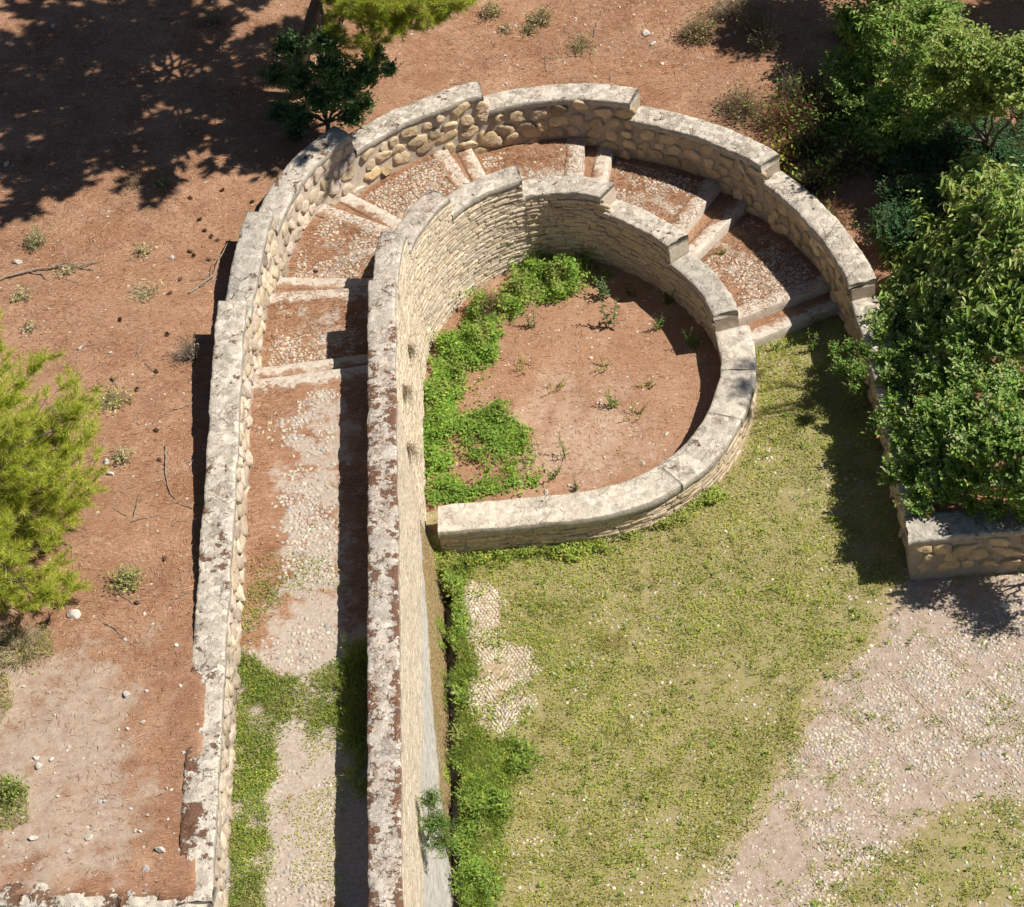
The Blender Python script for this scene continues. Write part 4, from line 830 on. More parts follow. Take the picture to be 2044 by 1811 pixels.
t2=B([(1880,150,2.8,.5),(1940,120,3.2,.55),(2000,160,3.0,.5),(1960,200,2.4,.4),(1900,90,3.6,.5),(2060,120,3.4,.6),(1850,230,1.8,.35)]+[(u+RNG.uniform(-18,18),v+RNG.uniform(-18,18),2.2+(u-1900)/130-RNG.uniform(0,.3),.45*RNG.uniform(.85,1.2)) for u in range(1900,2110,70) for v in range(90,240,60)])
tree('oak_tree','yellow green sunlit tree at the right of the top edge','tree',(*px(1985,360,1.0)[:2],hz(*px(1985,360,1.0)[:2])),t2,.07,skip=3,dens=470,slen=.32,nl=10,ll=.085,lw=.046,cols=[(.30,.39,.11),(.24,.33,.09),(.36,.42,.13)],up=.45,droop=.1,yellow=.01)
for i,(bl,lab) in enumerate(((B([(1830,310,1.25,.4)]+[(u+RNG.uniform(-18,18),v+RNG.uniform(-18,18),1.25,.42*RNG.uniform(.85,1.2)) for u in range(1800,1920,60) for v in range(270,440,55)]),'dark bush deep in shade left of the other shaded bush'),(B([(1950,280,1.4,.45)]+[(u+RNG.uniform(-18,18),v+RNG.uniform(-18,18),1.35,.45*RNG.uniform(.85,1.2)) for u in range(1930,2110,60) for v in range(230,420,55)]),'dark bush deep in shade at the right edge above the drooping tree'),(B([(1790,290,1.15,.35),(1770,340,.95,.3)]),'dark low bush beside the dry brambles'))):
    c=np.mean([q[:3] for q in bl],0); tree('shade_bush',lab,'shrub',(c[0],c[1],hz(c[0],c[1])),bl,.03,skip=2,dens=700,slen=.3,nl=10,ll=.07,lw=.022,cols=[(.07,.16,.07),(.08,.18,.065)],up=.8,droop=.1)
# tall trees outside the frame whose shade falls into it
e1=[(11.6,6.3,4.2,1.0),(12.6,7.2,5.4,1.1),(12.2,6.1,6.2,1.0),(13.6,7.0,6.6,1.1),(11.3,7.3,4.0,.8),(12.5,5.9,4.8,.8),(13.3,6.3,5.4,1.)]
tree('tall_oak_tree','tall dark oak standing beyond the right edge','tree',(12.4,6.7,.8),e1,.16,dens=420,slen=.4,nl=10,ll=.1,lw=.06,cols=GT[:2],up=.4,droop=.1)
e3=B([(u+50,v-95,z,r) for u,v,z,r in ((1830,-190,4.2,.6),(1900,-240,4.8,.7),(1790,-150,3.9,.5),(1950,-190,4.6,.6),(1860,-130,4.2,.6),(1990,-260,5.2,.7),(1760,-215,4.4,.5),(1840,-290,5.4,.6))])
tree('tall_carob_tree','tall carob standing beyond the top edge','tree',(*px(1880,40,1.4)[:2],1.4),e3,.14,dens=520,slen=.4,nl=10,ll=.1,lw=.06,cols=GT[:2],up=.4,droop=.1)
e2=[(10.0,.2,8.0,.42),(9.6,-.5,7.5,.35),(10.3,-.3,8.6,.4),(9.9,.6,7.4,.3)]
tree('slender_tree','slender tall tree with a small sparse crown beyond the right edge','tree',(10.6,-.1,.7),e2,.09,fork=.75,dens=180,slen=.4,nl=7,ll=.09,lw=.035,cols=GT[:2],up=.5,droop=.1)
# carob shrub under the pine, dark leathery leaflets
GC=[(.085,.185,.065),(.12,.225,.09),(.065,.15,.055),(.18,.28,.14)]
cb_=B([(560,225,2.35,.32),(600,235,2.5,.36),(640,200,3.0,.4),(690,180,3.2,.42),(730,150,3.4,.36),(660,140,3.6,.4),(600,160,3.2,.36),(700,230,2.55,.3),(745,110,3.8,.3),(775,135,3.4,.2),(550,150,3.1,.3),(575,95,3.7,.36),(650,85,4.2,.36),(720,205,2.7,.25),(590,262,2.2,.2)])
cbase=ground(655,285); tree('carob_shrub','dark green shrub of leathery leaflets below the pine, touching the curved wall','shrub',cbase,cb_,.05,dens=900,slen=.3,nl=12,ll=.066,lw=.038,cols=GC,up=.35,droop=.05,spread=.95)
# ------------------------------------------------------------------ pines
def needles(tips,dirs,n,L,W,cols,mb,sl=.16):
    m=len(tips); t=RNG.uniform(0,1,(m,n)); base=tips[:,None]-dirs[:,None]*(sl*(1-t))[...,None]
    d=dirs[:,None]*RNG.uniform(.5,1.0,(m,n,1))+unit(RNG.normal(0,1,(m,n,3)))*.75+np.array([0,0,.1]); ci=RNG.integers(0,len(cols),m); c=np.repeat(np.array(cols)[ci],n,0)*(1+RNG.normal(0,.15,(m*n,1)))
    V,f,c=tris(base.reshape(-1,3),d.reshape(-1,3),L*RNG.uniform(.7,1.2,m*n),W,np.clip(c,.01,.8)); mb.add(V,f,c)
def pine(name,label,base,lean,H,whorls,r0,cull=None,cols=((.21,.27,.04),(.25,.30,.045),(.16,.22,.035),(.28,.30,.06)),nd=26,nl=.10,nw=.0065,extra=(),sub=9,sh=5,fine=False):
    t=thing(name,base,label,'tree'); b=np.array(base,float); wood=MB(); tp=b+np.array([lean[0]*H,lean[1]*H,H]); tr=wander(b-np.array([0,0,.1]),tp,14,.03); rt=np.linspace(r0,r0*.18,14); tube(wood,tr,rt,10,wob=.05)
    tips=[];dirs=[];TA=[];TB=[];brs=[]
    for h,R,n,rise in whorls:
        i=h*13; P=tr[int(i)]*(1-i%1)+tr[min(13,int(i)+1)]*(i%1)
        a0=RNG.uniform(0,6.28)
        for k in range(n):
            a=a0+k*6.283/n+RNG.normal(0,.25); r=R*RNG.uniform(.72,1.1); e=P+np.array([math.cos(a)*r,math.sin(a)*r,rise*r+RNG.normal(0,.1)]); brs.append((P,e))
    for P,e in list(brs)+[(tr[int(h*13)],np.array(q)) for h,q in extra]:
        br=wander(P,e,10,.09); br[:,2]+=.12*np.sin(np.linspace(0,math.pi,10))*np.linalg.norm(e-P)*-.4; Lb=np.linalg.norm(e-P)
        tops=[br[-1:]]
        k=int(sub*max(.6,Lb/1.5)); ts=RNG.uniform(.28,1.,k); q=np.stack([np.interp(ts*9,np.arange(10),br[:,j]) for j in range(3)],-1)
        bd=unit(e-P); sd=unit(np.cross(bd,[0,0,1.])); sl=RNG.uniform(.25,.5,k)*min(1.4,Lb)*.62*(1.15-ts*.6)
        dd=unit(bd*RNG.uniform(.4,1.,(k,1))+sd*RNG.choice([-1,1],(k,1))*RNG.uniform(.3,1.,(k,1))+np.array([0,0,1.])*RNG.uniform(-.05,.5,(k,1))); qe=q+dd*sl[:,None]
        keep=np.ones(k,bool) if cull is None else cull(qe)
        if keep.any():
            reach=ts[keep].max(); nb=max(3,int(10*reach)); tube(wood,br[:nb],np.linspace(r0*.28,r0*.07,10)[:nb],5)
        q,qe,dd=q[keep],qe[keep],dd[keep]; TA.append(q);TB.append(qe)
        for s_ in range(sh):
            f=RNG.uniform(.35,1.05,len(q)) if s_ else np.ones(len(q)); o=unit(dd+RNG.normal(0,.5,dd.shape)*(1 if s_ else .2)+np.array([0,0,.2])); st=q+(qe-q)*f[:,None]; tt=st+o*RNG.uniform(.05,.18,(len(q),1)); TA.append(st);TB.append(tt); tips.append(tt);dirs.append(o)
    tips=np.concatenate(tips);dirs=np.concatenate(dirs);TA=np.concatenate(TA);TB=np.concatenate(TB)
    if cull is not None: k=cull(tips); tips,dirs=tips[k],dirs[k]; k=cull(TB); TA,TB=TA[k],TB[k]
    V,Fq=wood.out(); part('trunk',V,Fq,MAT['bark'],t,smooth=True)
    mb=MB(); prisms(mb,TA,TB,.005,jit((.24,.185,.12),len(TA))); 
    pv_=proj(tips)[:,1] if fine else None; kf=(pv_>-70) if fine else np.zeros(len(tips),bool)
    if (~kf).any(): needles(tips[~kf],dirs[~kf],nd,nl,nw,cols,mb)
    if kf.any(): needles(tips[kf],dirs[kf],46,.115,.0062,cols,mb)
    V,Fq=mb.out(); part('crown',V,Fq,MAT['needle'],t,col=mb.col()); return t
def cullA(P):
    q=proj(P); u,v=q[:,0],q[:,1]; lim=np.interp(u,[560,640,655,700,760,800,850,900,940,985,1000],[-12,-12,120,150,105,85,60,50,25,0,-12]); sp=proj(P-np.array(sv)*((P[:,2:3]-2.9)/sv.z)); gap=np.zeros(len(P),bool)
    for cu,cv,ru,rv in ((590,235,62,52),(735,135,62,62),(665,215,45,45)): gap|=((sp[:,0]-cu)/ru)**2+((sp[:,1]-cv)/rv)**2<1  # out-of-frame crown shaped with added gaps so sun reaches the shrub below
    return (v<lim)&~(gap&(v<-40)&(RNG.random(len(P))<.97))
pA=(*px(584,192,2.05)[:2],hz(*px(584,192,2.05)[:2])-.05)
pine('pine_tree','tall pine at the top edge, bare trunk beside the dark shrub, yellow green branches right','',(0,0),1,[],.1) if False else None
pine('pine_tree','tall pine at the top edge with a bare trunk and yellow green branches',pA,(.33,.06),8.6,[(.42,2.8,8,.12),(.48,3.3,9,.14),(.54,3.7,10,.16),(.60,3.8,11,.16),(.66,3.7,11,.18),(.72,3.4,10,.2),(.78,3.0,9,.22),(.84,2.5,8,.3),(.90,1.8,7,.4),(.97,.9,5,.7)],.13,cull=cullA,fine=True,nd=24,nl=.15,nw=.028,
  extra=[(.36,px(940,5,5.0)),(.36,px(880,35,4.7)),(.34,px(820,60,4.4)),(.32,px(760,85,4.2)),(.28,px(722,140,3.3)),(.34,px(700,20,5.0)),(.36,px(780,15,5.2)),(.36,px(850,0,5.3)),(.33,px(740,40,4.8)),(.36,px(965,-10,5.3)),(.34,px(790,72,4.2)),(.35,px(860,42,4.6)),(.32,px(690,62,4.3)),(.34,px(905,15,4.9))],sub=17,sh=5,cols=((.38,.44,.06),(.44,.48,.07),(.31,.38,.055),(.48,.47,.11)))
pB=ground(-40,1135)
pine('pine_tree','young bushy pine with bright yellow green needles at the left edge',pB,(.02,.01),3.9,[(.10,1.7,8,.12),(.17,1.95,9,.12),(.25,2.1,10,.13),(.33,2.15,10,.14),(.41,2.1,10,.16),(.50,2.0,10,.2),(.59,1.8,9,.25),(.68,1.5,8,.32),(.78,1.15,7,.45),(.88,.75,6,.6),(.95,.4,5,.9)],.07,nd=36,nl=.115,nw=.006,sub=18,sh=5,cols=((.44,.50,.06),(.50,.54,.075),(.37,.44,.055),(.54,.52,.12)))
# ------------------------------------------------------------------ weeds, dry plants
def weed(name,label,p,h,nst,ll,lw,col,cat='weed',lean=.2,npair=7,top=None,group=None,spread=.08,dry=False):
    mb=MB(); A=[];Bt=[]
    for i in range(nst):
        a=RNG.uniform(0,6.28); b=np.array(p)+np.array([math.cos(a),math.sin(a),0])*RNG.uniform(0,spread); hh=h*RNG.uniform(.6,1.1); e=b+np.array([math.cos(a)*lean*hh+RNG.normal(0,.04),math.sin(a)*lean*hh+RNG.normal(0,.04),hh])
        pl=wander(b,e,6,.06); tube(mb,pl,np.linspace(.006,.003,6),4,np.array(col)*.9+np.array([.03,.01,.0]))
        k=npair*2; t=np.linspace(.12,1,k); q=np.stack([np.interp(t*5,np.arange(6),pl[:,j]) for j in range(3)],-1); an=np.arange(k)*2.4+RNG.uniform(0,6)
        d=np.c_[np.cos(an),np.sin(an),RNG.uniform(.1,.7,k)]; s=(1.15-.7*t)*RNG.uniform(.8,1.2,k); V,f,c=leaves(q,d,ll*s,lw*s,jit(col,k,.14,.06),roll=RNG.normal(0,.3,k),droop=.15); mb.add(V,f,c)
    V,Fq=mb.out(); o=mesh(name,V,Fq,MAT['dry' if dry else 'leaf'],loc=p,col=mb.col()); return tag(o,label,cat,group,'thing')
GW=(.13,.23,.045)
for u,v,h,ns,ll,lw,c,l in ((1222,655,.62,2,.13,.045,(.12,.19,.08),'tall bluish thistle standing alone in the court below the shaded wall'),(1205,595,.40,4,.11,.045,(.15,.22,.10),'greyish leafy weed behind the tall thistle at the court wall'),(1130,915,.42,2,.08,.02,GW,'upright narrow leaved weed near the low wall in the court'),(1102,955,.30,3,.075,.022,GW,'leafy weed left of the upright narrow one near the low wall'),(1228,815,.34,3,.085,.024,(.15,.24,.04),'green bushy weed in the middle of the court floor'),(1385,695,.42,6,.09,.025,(.11,.21,.05),'bushy weed in the shadow edge at the right of the court'),(1318,655,.26,3,.08,.02,(.13,.22,.05),'small weed left of the bushy one at the right of the court'),(1330,605,.25,4,.07,.026,(.07,.16,.04),'low dark weed at the foot of the shaded court wall'),(1066,655,.30,3,.07,.025,(.14,.2,.08),'grey green weed near the left of the court floor, above the dry stalks'),(1148,980,.14,3,.05,.02,(.12,.17,.08),'tiny weed beside the reddish brick'),(1258,590,.2,3,.06,.025,(.09,.18,.04),'small weed under the shaded curved wall'),
  (1620,700,.5,3,.09,.022,(.17,.27,.06),'tall light green weed at the foot of the lowest step'),(1633,655,.55,2,.14,.02,(.13,.22,.06),'reed like weed in front of the right wall beside the lowest step'),(1553,700,.2,3,.06,.02,(.2,.28,.06),'small yellowish weed in front of the lowest step'),(1580,690,.18,3,.06,.02,(.2,.28,.06),'second small weed in front of the lowest step, right of the yellowish one'),(1440,505,.1,3,.04,.018,GW,'tiny weed on the second landing of the stairs')):
    weed('weed',l,ground(u,v),h,ns,ll,lw,c)
for u,v,h,l in ((1110,775,.22,'yellowing weed left of the centre of the court'),(1265,830,.24,'straw coloured dry weed right of the green bushy weed'),(1048,735,.25,'straggly dry weed at the edge of the court greenery'),(1205,735,.15,'sparse yellow weed above the green bushy weed'),(1290,770,.13,'sparse dry weed at the right of the court')):
    weed('dry_weed',l,ground(u,v),h,7,.05,.014,(.34,.29,.10),lean=.6,npair=5,dry=True,spread=.12)
def twiggy(name,label,p,h,r,n,col,cat='shrub',leaf=None,nleaf=0,lw=.02,group=None,down=False,th=.0035):
    mb=MB(); p=np.array(p,float); d=sph(n); d[:,2]=np.abs(d[:,2])*(h/r)+.15; 
    if down: d[:,2]*=-.8
    d=unit(d); L=RNG.uniform(.5,1.,n)*np.where(np.abs(d[:,2])>.6,h,r); A=p+RNG.normal(0,.04,(n,3))*np.array([1,1,.2]); Bq=A+d*L[:,None]; prisms(mb,A,Bq,th,jit(col,n,.25,.08))
    for _ in range(2):
        t=RNG.uniform(.35,.95,(n,1)); M=A+(Bq-A)*t; e=M+unit(d+RNG.normal(0,.6,(n,3)))*(L*.4)[:,None]; prisms(mb,M,e,th*.7,jit(col,n,.25,.08))
        if nleaf:
            k=RNG.random(n)<nleaf; m=k.sum(); V,f,c=leaves(e[k],sph(m)+np.array([0,0,.3]),RNG.uniform(.7,1.2,m)*lw*2.2,lw,jit(leaf,m,.2,.1),roll=RNG.normal(0,.5,m)); mb.add(V,f,c)
    V,Fq=mb.out(); return tag(mesh(name,V,Fq,MAT['dry'],loc=p,col=mb.col()),label,cat,group,'thing')
TAN=(.42,.33,.22);RED=(.26,.13,.08);BRN=(.22,.15,.10)
for u,v,h,r,n,c,lf,nl,l in ((1480,225,.45,.55,260,BRN,(.2,.2,.1),.25,'brown leafless bramble casting a dark shadow on the slope'),(1560,250,.6,.6,330,RED,(.16,.24,.05),.35,'reddish bramble tangle left of the top right tree'),(1560,330,.45,.5,300,RED,(.34,.40,.06),.4,'reddish bramble with yellow green leaves beside the stepped coping'),(1620,380,.5,.55,330,BRN,(.26,.36,.06),.35,'brown bramble tangle behind the right curved wall'),(1650,440,.4,.5,260,RED,(.2,.3,.06),.15,'reddish dead bramble close behind the right curved wall'),(1690,330,.6,.6,330,BRN,(.14,.25,.05),.6,'half green bramble under the top right tree'),(1620,300,.55,.5,300,(.2,.12,.08),(.15,.24,.05),.5,'bramble with small green leaves right of the stepped coping'),(1600,200,.6,.5,300,BRN,(.13,.22,.06),.5,'dusty green bramble at the left foot of the top right tree'),(1640,240,.6,.45,260,RED,(.12,.22,.05),.6,'greener bramble below the left side of the top right tree')):
    twiggy('bramble',l,ground(u,v),h,r,n,c,'bramble',lf,nl,.03)
for u,v,h,r,n,c,lf,nl,l in ((1395,75,.45,.35,240,(.33,.26,.15),(.30,.25,.13),.7,'dry tan bush on the upper slope near the top edge'),(1080,45,.3,.25,120,(.36,.29,.17),(.34,.3,.14),.7,'dry tuft on the slope above the middle of the curved wall'),(1060,65,.2,.18,70,(.36,.29,.17),(.34,.3,.14),.6,'smaller dry tuft left below the dry tuft above the curved wall'),(985,30,.3,.2,100,(.42,.34,.2),(.40,.34,.16),.7,'dry straw plant by the tip of the pine branches'),(1010,62,.12,.13,50,(.45,.36,.22),(.4,.34,.2),.6,'small straw clump right below the pine branch tip'),(1160,95,.2,.3,60,(.30,.26,.14),(.25,.27,.10),.5,'sparse greenish dry plant on the slope above the curved wall'),(75,490,.3,.22,110,(.40,.33,.2),(.33,.33,.16),.7,'dry grey green plant above the fallen branch'),(290,505,.16,.16,60,(.5,.41,.26),(.44,.42,.2),.6,'straw plant on the needles left of the grey coping'),(135,545,.12,.2,60,(.5,.41,.27),(.44,.4,.22),.5,'straw clump across the fallen branch'),(290,590,.14,.28,80,(.52,.43,.27),(.44,.4,.22),.4,'pale straw clump below the bare forked branch'),(45,595,.15,.22,60,(.5,.42,.27),(.40,.4,.2),.6,'straw clump under the fallen branch at the left'),(62,660,.16,.18,50,(.5,.42,.27),(.40,.38,.22),.5,'small dry plant above the left pine'),(380,715,.35,.16,110,(.33,.27,.21),(.3,.25,.2),.2,'grey dead tuft leaning into the wall shadow'),(230,805,.2,.3,120,(.50,.42,.24),(.42,.43,.14),.6,'straw coloured plant at the tip of the upper pine branches'),(245,920,.2,.2,80,(.5,.42,.27),(.42,.4,.2),.6,'dry plant right of the pine branches, lower'),(255,1165,.28,.24,160,(.50,.44,.24),(.30,.34,.10),.5,'pale grass clump right of the big boulder'),(40,1300,.25,.45,260,(.55,.45,.29),(.30,.30,.12),.2,'large dry straw clump below the left pine'),(15,1590,.25,.3,200,(.33,.33,.13),(.25,.32,.08),.6,'grassy clump at the left edge on the pale earth'),(1460,30,.55,.4,200,(.40,.32,.22),(.44,.36,.26),.3,'pale dry stalks at the top edge in front of the shade'),(1530,95,.6,.3,120,(.30,.25,.16),(.3,.3,.15),.4,'thin seedy stalks in the shade at the top edge'),(1510,60,.5,.35,160,(.28,.22,.15),(.2,.2,.12),.3,'brown stalks in the shade, left of the seedy ones'),(275,370,.3,.2,60,(.25,.19,.13),(.2,.2,.1),.1,'dead twiggy plant at the lower edge of the tree shade'),(325,370,.14,.14,50,(.35,.35,.22),(.28,.34,.15),.8,'small grey green plant at the edge of the tree shade'),(430,45,.35,.3,90,(.32,.27,.19),(.3,.28,.18),.5,'dry stems in the tree shade near the top edge'),(985,625,.45,.22,160,(.22,.15,.09),(.2,.18,.08),.3,'dead brown bush among the court weeds')):
    twiggy('dry_plant',l,ground(u,v),h,r,n,c,'dry plant',lf,nl,.022)
for u,v,l in ((817,693,'upper dry grass tuft hanging on the tall sunlit wall'),(806,775,'second dry grass tuft from the top on the tall sunlit wall'),(816,890,'dry grass tuft on the tall wall level with the court weeds'),(866,685,'grey dry tuft at the wall foot beside the court weeds')):
    twiggy('wall_tuft',l,pxx(u,v,-1.29),.3,.12,90,(.40,.31,.21),'dry tuft',down=True)
p=pxx(852,1668,-1.24); m=MB(); blb=[(*(p+np.array([.12,0,.25])),.26),(*(p+np.array([.22,.12,.12])),.2),(*(p+np.array([.2,-.2,.1])),.24),(*(p+np.array([.1,.25,.4])),.2)]
tree('wall_bush','feathery green bush growing out of the tall wall above the drain','bush',p,blb,.02,fork=.2,dens=900,slen=.22,nl=9,ll=.06,lw=.014,cols=[(.13,.23,.05),(.17,.27,.06)],up=.5,droop=.1)
# ------------------------------------------------------------------ uncountable cover
def stuff(name,mb,mat,label):
    V,Fq=mb.out(); o=mesh(name,V,Fq,MAT[mat],col=mb.col()); return tag(o,label,None,None,'stuff')
def scatter(poly,n):
    lo,hi=poly.min(0),poly.max(0); P=RNG.uniform(lo,hi,(int(n),2)); return P[sdist(P,poly)>0]
def patch(P,c):
    t=np.clip(fbm(P,2.3,201,3)*1.0,-.4,.5)[:,None]; y=sstep(.1,.5,fbm(P,3.1,202,3))[:,None]*.35
    return c*(1+.4*t)*(1-y)+y*np.array([.46,.39,.17])
def soft(poly,n,w=.14,k=1.6,sc=2.6,seed=0,rag=.35):
    lo,hi=poly.min(0)-2*w,poly.max(0)+2*w; P=RNG.uniform(lo,hi,(int(n*np.prod(hi-lo)),2)); sd=sdist(P,poly)
    return P[(sd+fbm(P,sc,seed,4)*w*k+RNG.normal(0,w*rag,len(P)))>0]
def blades(mb,P,z,L,W,cols,lean=.6):
    n=len(P); a=RNG.uniform(0,6.28,n); d=np.c_[np.cos(a)*lean*RNG.uniform(.2,1.4,n),np.sin(a)*lean*RNG.uniform(.2,1.4,n),np.ones(n)]; c=np.array(cols)[RNG.integers(0,len(cols),n)]*(1+RNG.normal(0,.16,(n,1))); c=patch(P,c)
    V,f,c=tris(np.c_[P,z],d,L,W,np.clip(c,.01,.8)); mb.add(V,f,c)
def leaflets(mb,P,z,L,W,cols,up=.5):
    n=len(P); a=RNG.uniform(0,6.28,n); d=np.c_[np.cos(a),np.sin(a),RNG.uniform(-.1,up*1.6,n)]; c=np.array(cols)[RNG.integers(0,len(cols),n)]*(1+RNG.normal(0,.15,(n,1))); c=patch(P,c)
    V,f,c=leaves(np.c_[P,z],d,L,W,np.clip(c,.01,.8),roll=RNG.normal(0,.4,n),oval=False,droop=.15); mb.add(V,f,c)
def lawn_z(P): return fbm(P,1.1,5,3)*.02
GR=[(.41,.42,.085),(.36,.40,.075),(.45,.43,.11),(.31,.37,.06),(.50,.44,.16)]
LUSH=[(.19,.30,.055),(.25,.36,.065),(.14,.24,.05),(.31,.38,.08)]
STRAW=[(.48,.39,.20),(.40,.33,.14),(.55,.46,.26)]
inner=np.vstack([CI.at(np.linspace(IB[7]-.3,CI.L,60),.58),[(-.93,-2.2),(-.92,-12.9),(8.4,-12.9),(8.4,-3.55),(5.6,-3.45)],CO.at(np.linspace(CO.L,NO[1]-.1,40),-.03)])
P=scatter(inner,430000); g,pv,mo=lawn_masks(P); f=fbm(P,.8,7,3)*.6+fbm(P,2.2,8,2)*.35+fbm(P,6,9,3)*.9; low=.22*sstep(-3.5,-8,P[:,1])+.12*sstep(2.,5.5,P[:,0])
k=RNG.random(len(P))<np.clip(g*.85+f*.95-.10-low*g+.25*sstep(-1.,.6,P[:,1]),0.01,.95); P=P[k]; n=len(P); mb=MB(); q=RNG.random(n); dry=fbm(P,1.1,12,3)+RNG.normal(0,.2,n)+.12*sstep(1.,5,P[:,0]); tall=.7+1.0*sstep(0,.45,fbm(P,3.1,13,3))
k=(q<.6)&(dry<.12); blades(mb,P[k],lawn_z(P[k]),RNG.uniform(.035,.09,k.sum())*tall[k],.009,GR[:4]+LUSH[:2],.75)
k=(q<.6)&(dry>=.12); blades(mb,P[k],lawn_z(P[k]),RNG.uniform(.035,.09,k.sum())*tall[k],.009,GR+STRAW,.9)
k=(q>=.6); leaflets(mb,P[k],lawn_z(P[k])+RNG.uniform(.005,.05,k.sum())*tall[k],RNG.uniform(.022,.048,k.sum()),RNG.uniform(.012,.022,k.sum()),GR[:2]+GR[1:4]+LUSH[:1],.5)
# scattered low rosettes
Q=scatter(inner,1500); g,_,_=lawn_masks(Q); Q=Q[RNG.random(len(Q))<g*.6+.05]; R=np.repeat(Q,9,0)+RNG.normal(0,.022,(len(Q)*9,2)); leaflets(mb,R,lawn_z(R)+RNG.uniform(.01,.07,len(R)),RNG.uniform(.04,.075,len(R)),.02,LUSH+GR[3:4],.7)
stuff('meadow_grass',mb,'grass','short yellow green grass over the lower ground')
# loose gravel among the grass
Q=scatter(inner,16000); g,pv,_=lawn_masks(Q); Q=Q[(fbm(Q,1.3,15,3)*.8+.25*sstep(-2,-7,Q[:,1])+.2*pv+RNG.normal(0,.2,len(Q)))>.42]; n=len(Q); gv=MB(); a=RNG.uniform(.012,.034,n)
V,Fq,c=pebbles(Q,lawn_z(Q),RNG.uniform(0,3.1,n),a,a*RNG.uniform(.5,.9,n),a*.5,peb_col(n,.25)); gv.add(V,Fq,c); stuff('meadow_gravel',gv,'pebble','loose pale gravel among the meadow grass')
# lush strip beside the drain and under the low wall
mb=MB(); strip=pxl([(905,1120),(935,1140),(925,1250),(945,1330),(925,1400),(955,1465),(1000,1490),(1030,1470),(1070,1500),(1010,1600),(985,1830),(920,1830),(912,1500)],0)
P=soft(strip,6200,.16,1.5,2.8,41); n=len(P); vig=sstep(-.25,.4,fbm(P,2.6,43,3)); z=lawn_z(P)+RNG.uniform(.0,.24,n)*vig
k=RNG.random(n)<.75; leaflets(mb,P[k],z[k],(RNG.uniform(.035,.08,n)*(.7+.6*vig))[k],RNG.uniform(.014,.032,k.sum()),LUSH,.6)
q=RNG.random(n)<.3; blades(mb,P[q],lawn_z(P[q]),RNG.uniform(.08,.24,q.sum()),.009,LUSH+GR[:2],.5)
und=pxl([(885,1090),(1000,1090),(1150,1075),(1290,1040),(1420,960),(1450,990),(1300,1075),(1150,1110),(1000,1130),(880,1130)],0)
P=soft(und,7000,.10,2.2,3.,45); n=len(P); leaflets(mb,P,lawn_z(P)+RNG.uniform(0,.14,n),RNG.uniform(.03,.06,n),RNG.uniform(.014,.03,n),LUSH+GR[:3],.6)
P=soft(pxl([(1070,1170),(1200,1180),(1270,1260),(1170,1330),(1070,1330)],0),700,.5,1.3,1.4,46); blades(mb,P,lawn_z(P),RNG.uniform(.05,.16,len(P)),.009,LUSH[:2]+GR[:4],.6)
P=soft(pxl([(1205,1265),(1245,1265),(1250,1300),(1210,1300)],0),1500,.12,1.,3,47); blades(mb,P,lawn_z(P),RNG.uniform(.12,.26,len(P)),.008,STRAW+GR[:1],.7)
P=soft(MOS,900,.1,1.5,3.,49); P=P[fbm(P,3.2,50,3)>.08]; leaflets(mb,P,lawn_z(P)+.03+RNG.uniform(0,.08,len(P)),RNG.uniform(.03,.06,len(P)),.02,LUSH+GR[:2],.6)
P=scatter(np.array([(-1.3,-1.6),(-.9,-1.6),(-.9,-2.3),(-1.1,-2.4),(-1.3,-2.4)]),2600); leaflets(mb,P,.06+RNG.uniform(0,.16,len(P)),.045,.02,LUSH+GR[:3],.6)
# creepers at the drain edge and over the apron
P=np.c_[RNG.uniform(-.98,-.82,9000),RNG.uniform(-10.5,-2.3,9000)]; P=P[fbm(P,1.8,47,3)>-.05]; leaflets(mb,P,RNG.uniform(-.08,.1,len(P)),RNG.uniform(.03,.06,len(P)),.022,LUSH,.5)
P=np.c_[RNG.uniform(-1.3,-1.12,9000),RNG.uniform(-6.5,-2.0,9000)]; P=P[fbm(P,3,48,3)>.22]; leaflets(mb,P,np.interp(P[:,0],[-1.3,-1.12],[.35,-.1])+.03,RNG.uniform(.02,.045,len(P)),.018,LUSH+GR[:2],.5)
stuff('lush_weeds',mb,'grass','fresh green weeds along the drain and the low wall')
# court greenery
mb=MB(); nettle=pxl([(1000,590),(1040,535),(1110,515),(1175,520),(1190,560),(1120,590),(1060,600),(1020,640),(985,700),(950,740),(955,800),(1020,800),(1060,880),(1055,970),(990,1000),(870,1010),(855,900),(860,770),(885,690),(930,640)],.2)
P=soft(nettle,6500,.22,1.6,2.2,51); P=P[sdist(P,court)>.02]; n=len(P); den=fbm(P,1.9,52,3)*1.1+fbm(P,6,55,2)*.5+.55*sstep(1.4,2.6,P[:,1])+.75*sstep(-.70,-1.0,P[:,0])-.22*sstep(1.2,.3,P[:,1]); k=(den+RNG.normal(0,.34,n))>.12; P=P[k]; n=len(P)
vig=sstep(-.3,.4,fbm(P,3.,54,3)); hh=.05+.13*vig+.26*sstep(1.6,2.9,P[:,1])*vig*sstep(-.2,.3,fbm(P,4.5,58,2)+.2); hu=1+.3*fbm(P,1.4,57,2)
NG=[(.19,.33,.05),(.25,.40,.06),(.14,.26,.045),(.32,.43,.09)]
leaflets(mb,P,cfl(P)+RNG.uniform(.05,1,n)*hh,RNG.uniform(.035,.08,n),RNG.uniform(.022,.046,n),NG,.5)
k=RNG.random(n)<.22; blades(mb,P[k],cfl(P[k]),hh[k]*1.2+.06,.007,LUSH+STRAW[:2],.35)
P=soft(pxl([(1010,880),(1060,870),(1075,950),(1000,980)],.2),500,.2,1.4,3,56); blades(mb,P,cfl(P),RNG.uniform(.08,.26,len(P)),.008,LUSH+GR[:2],.5)
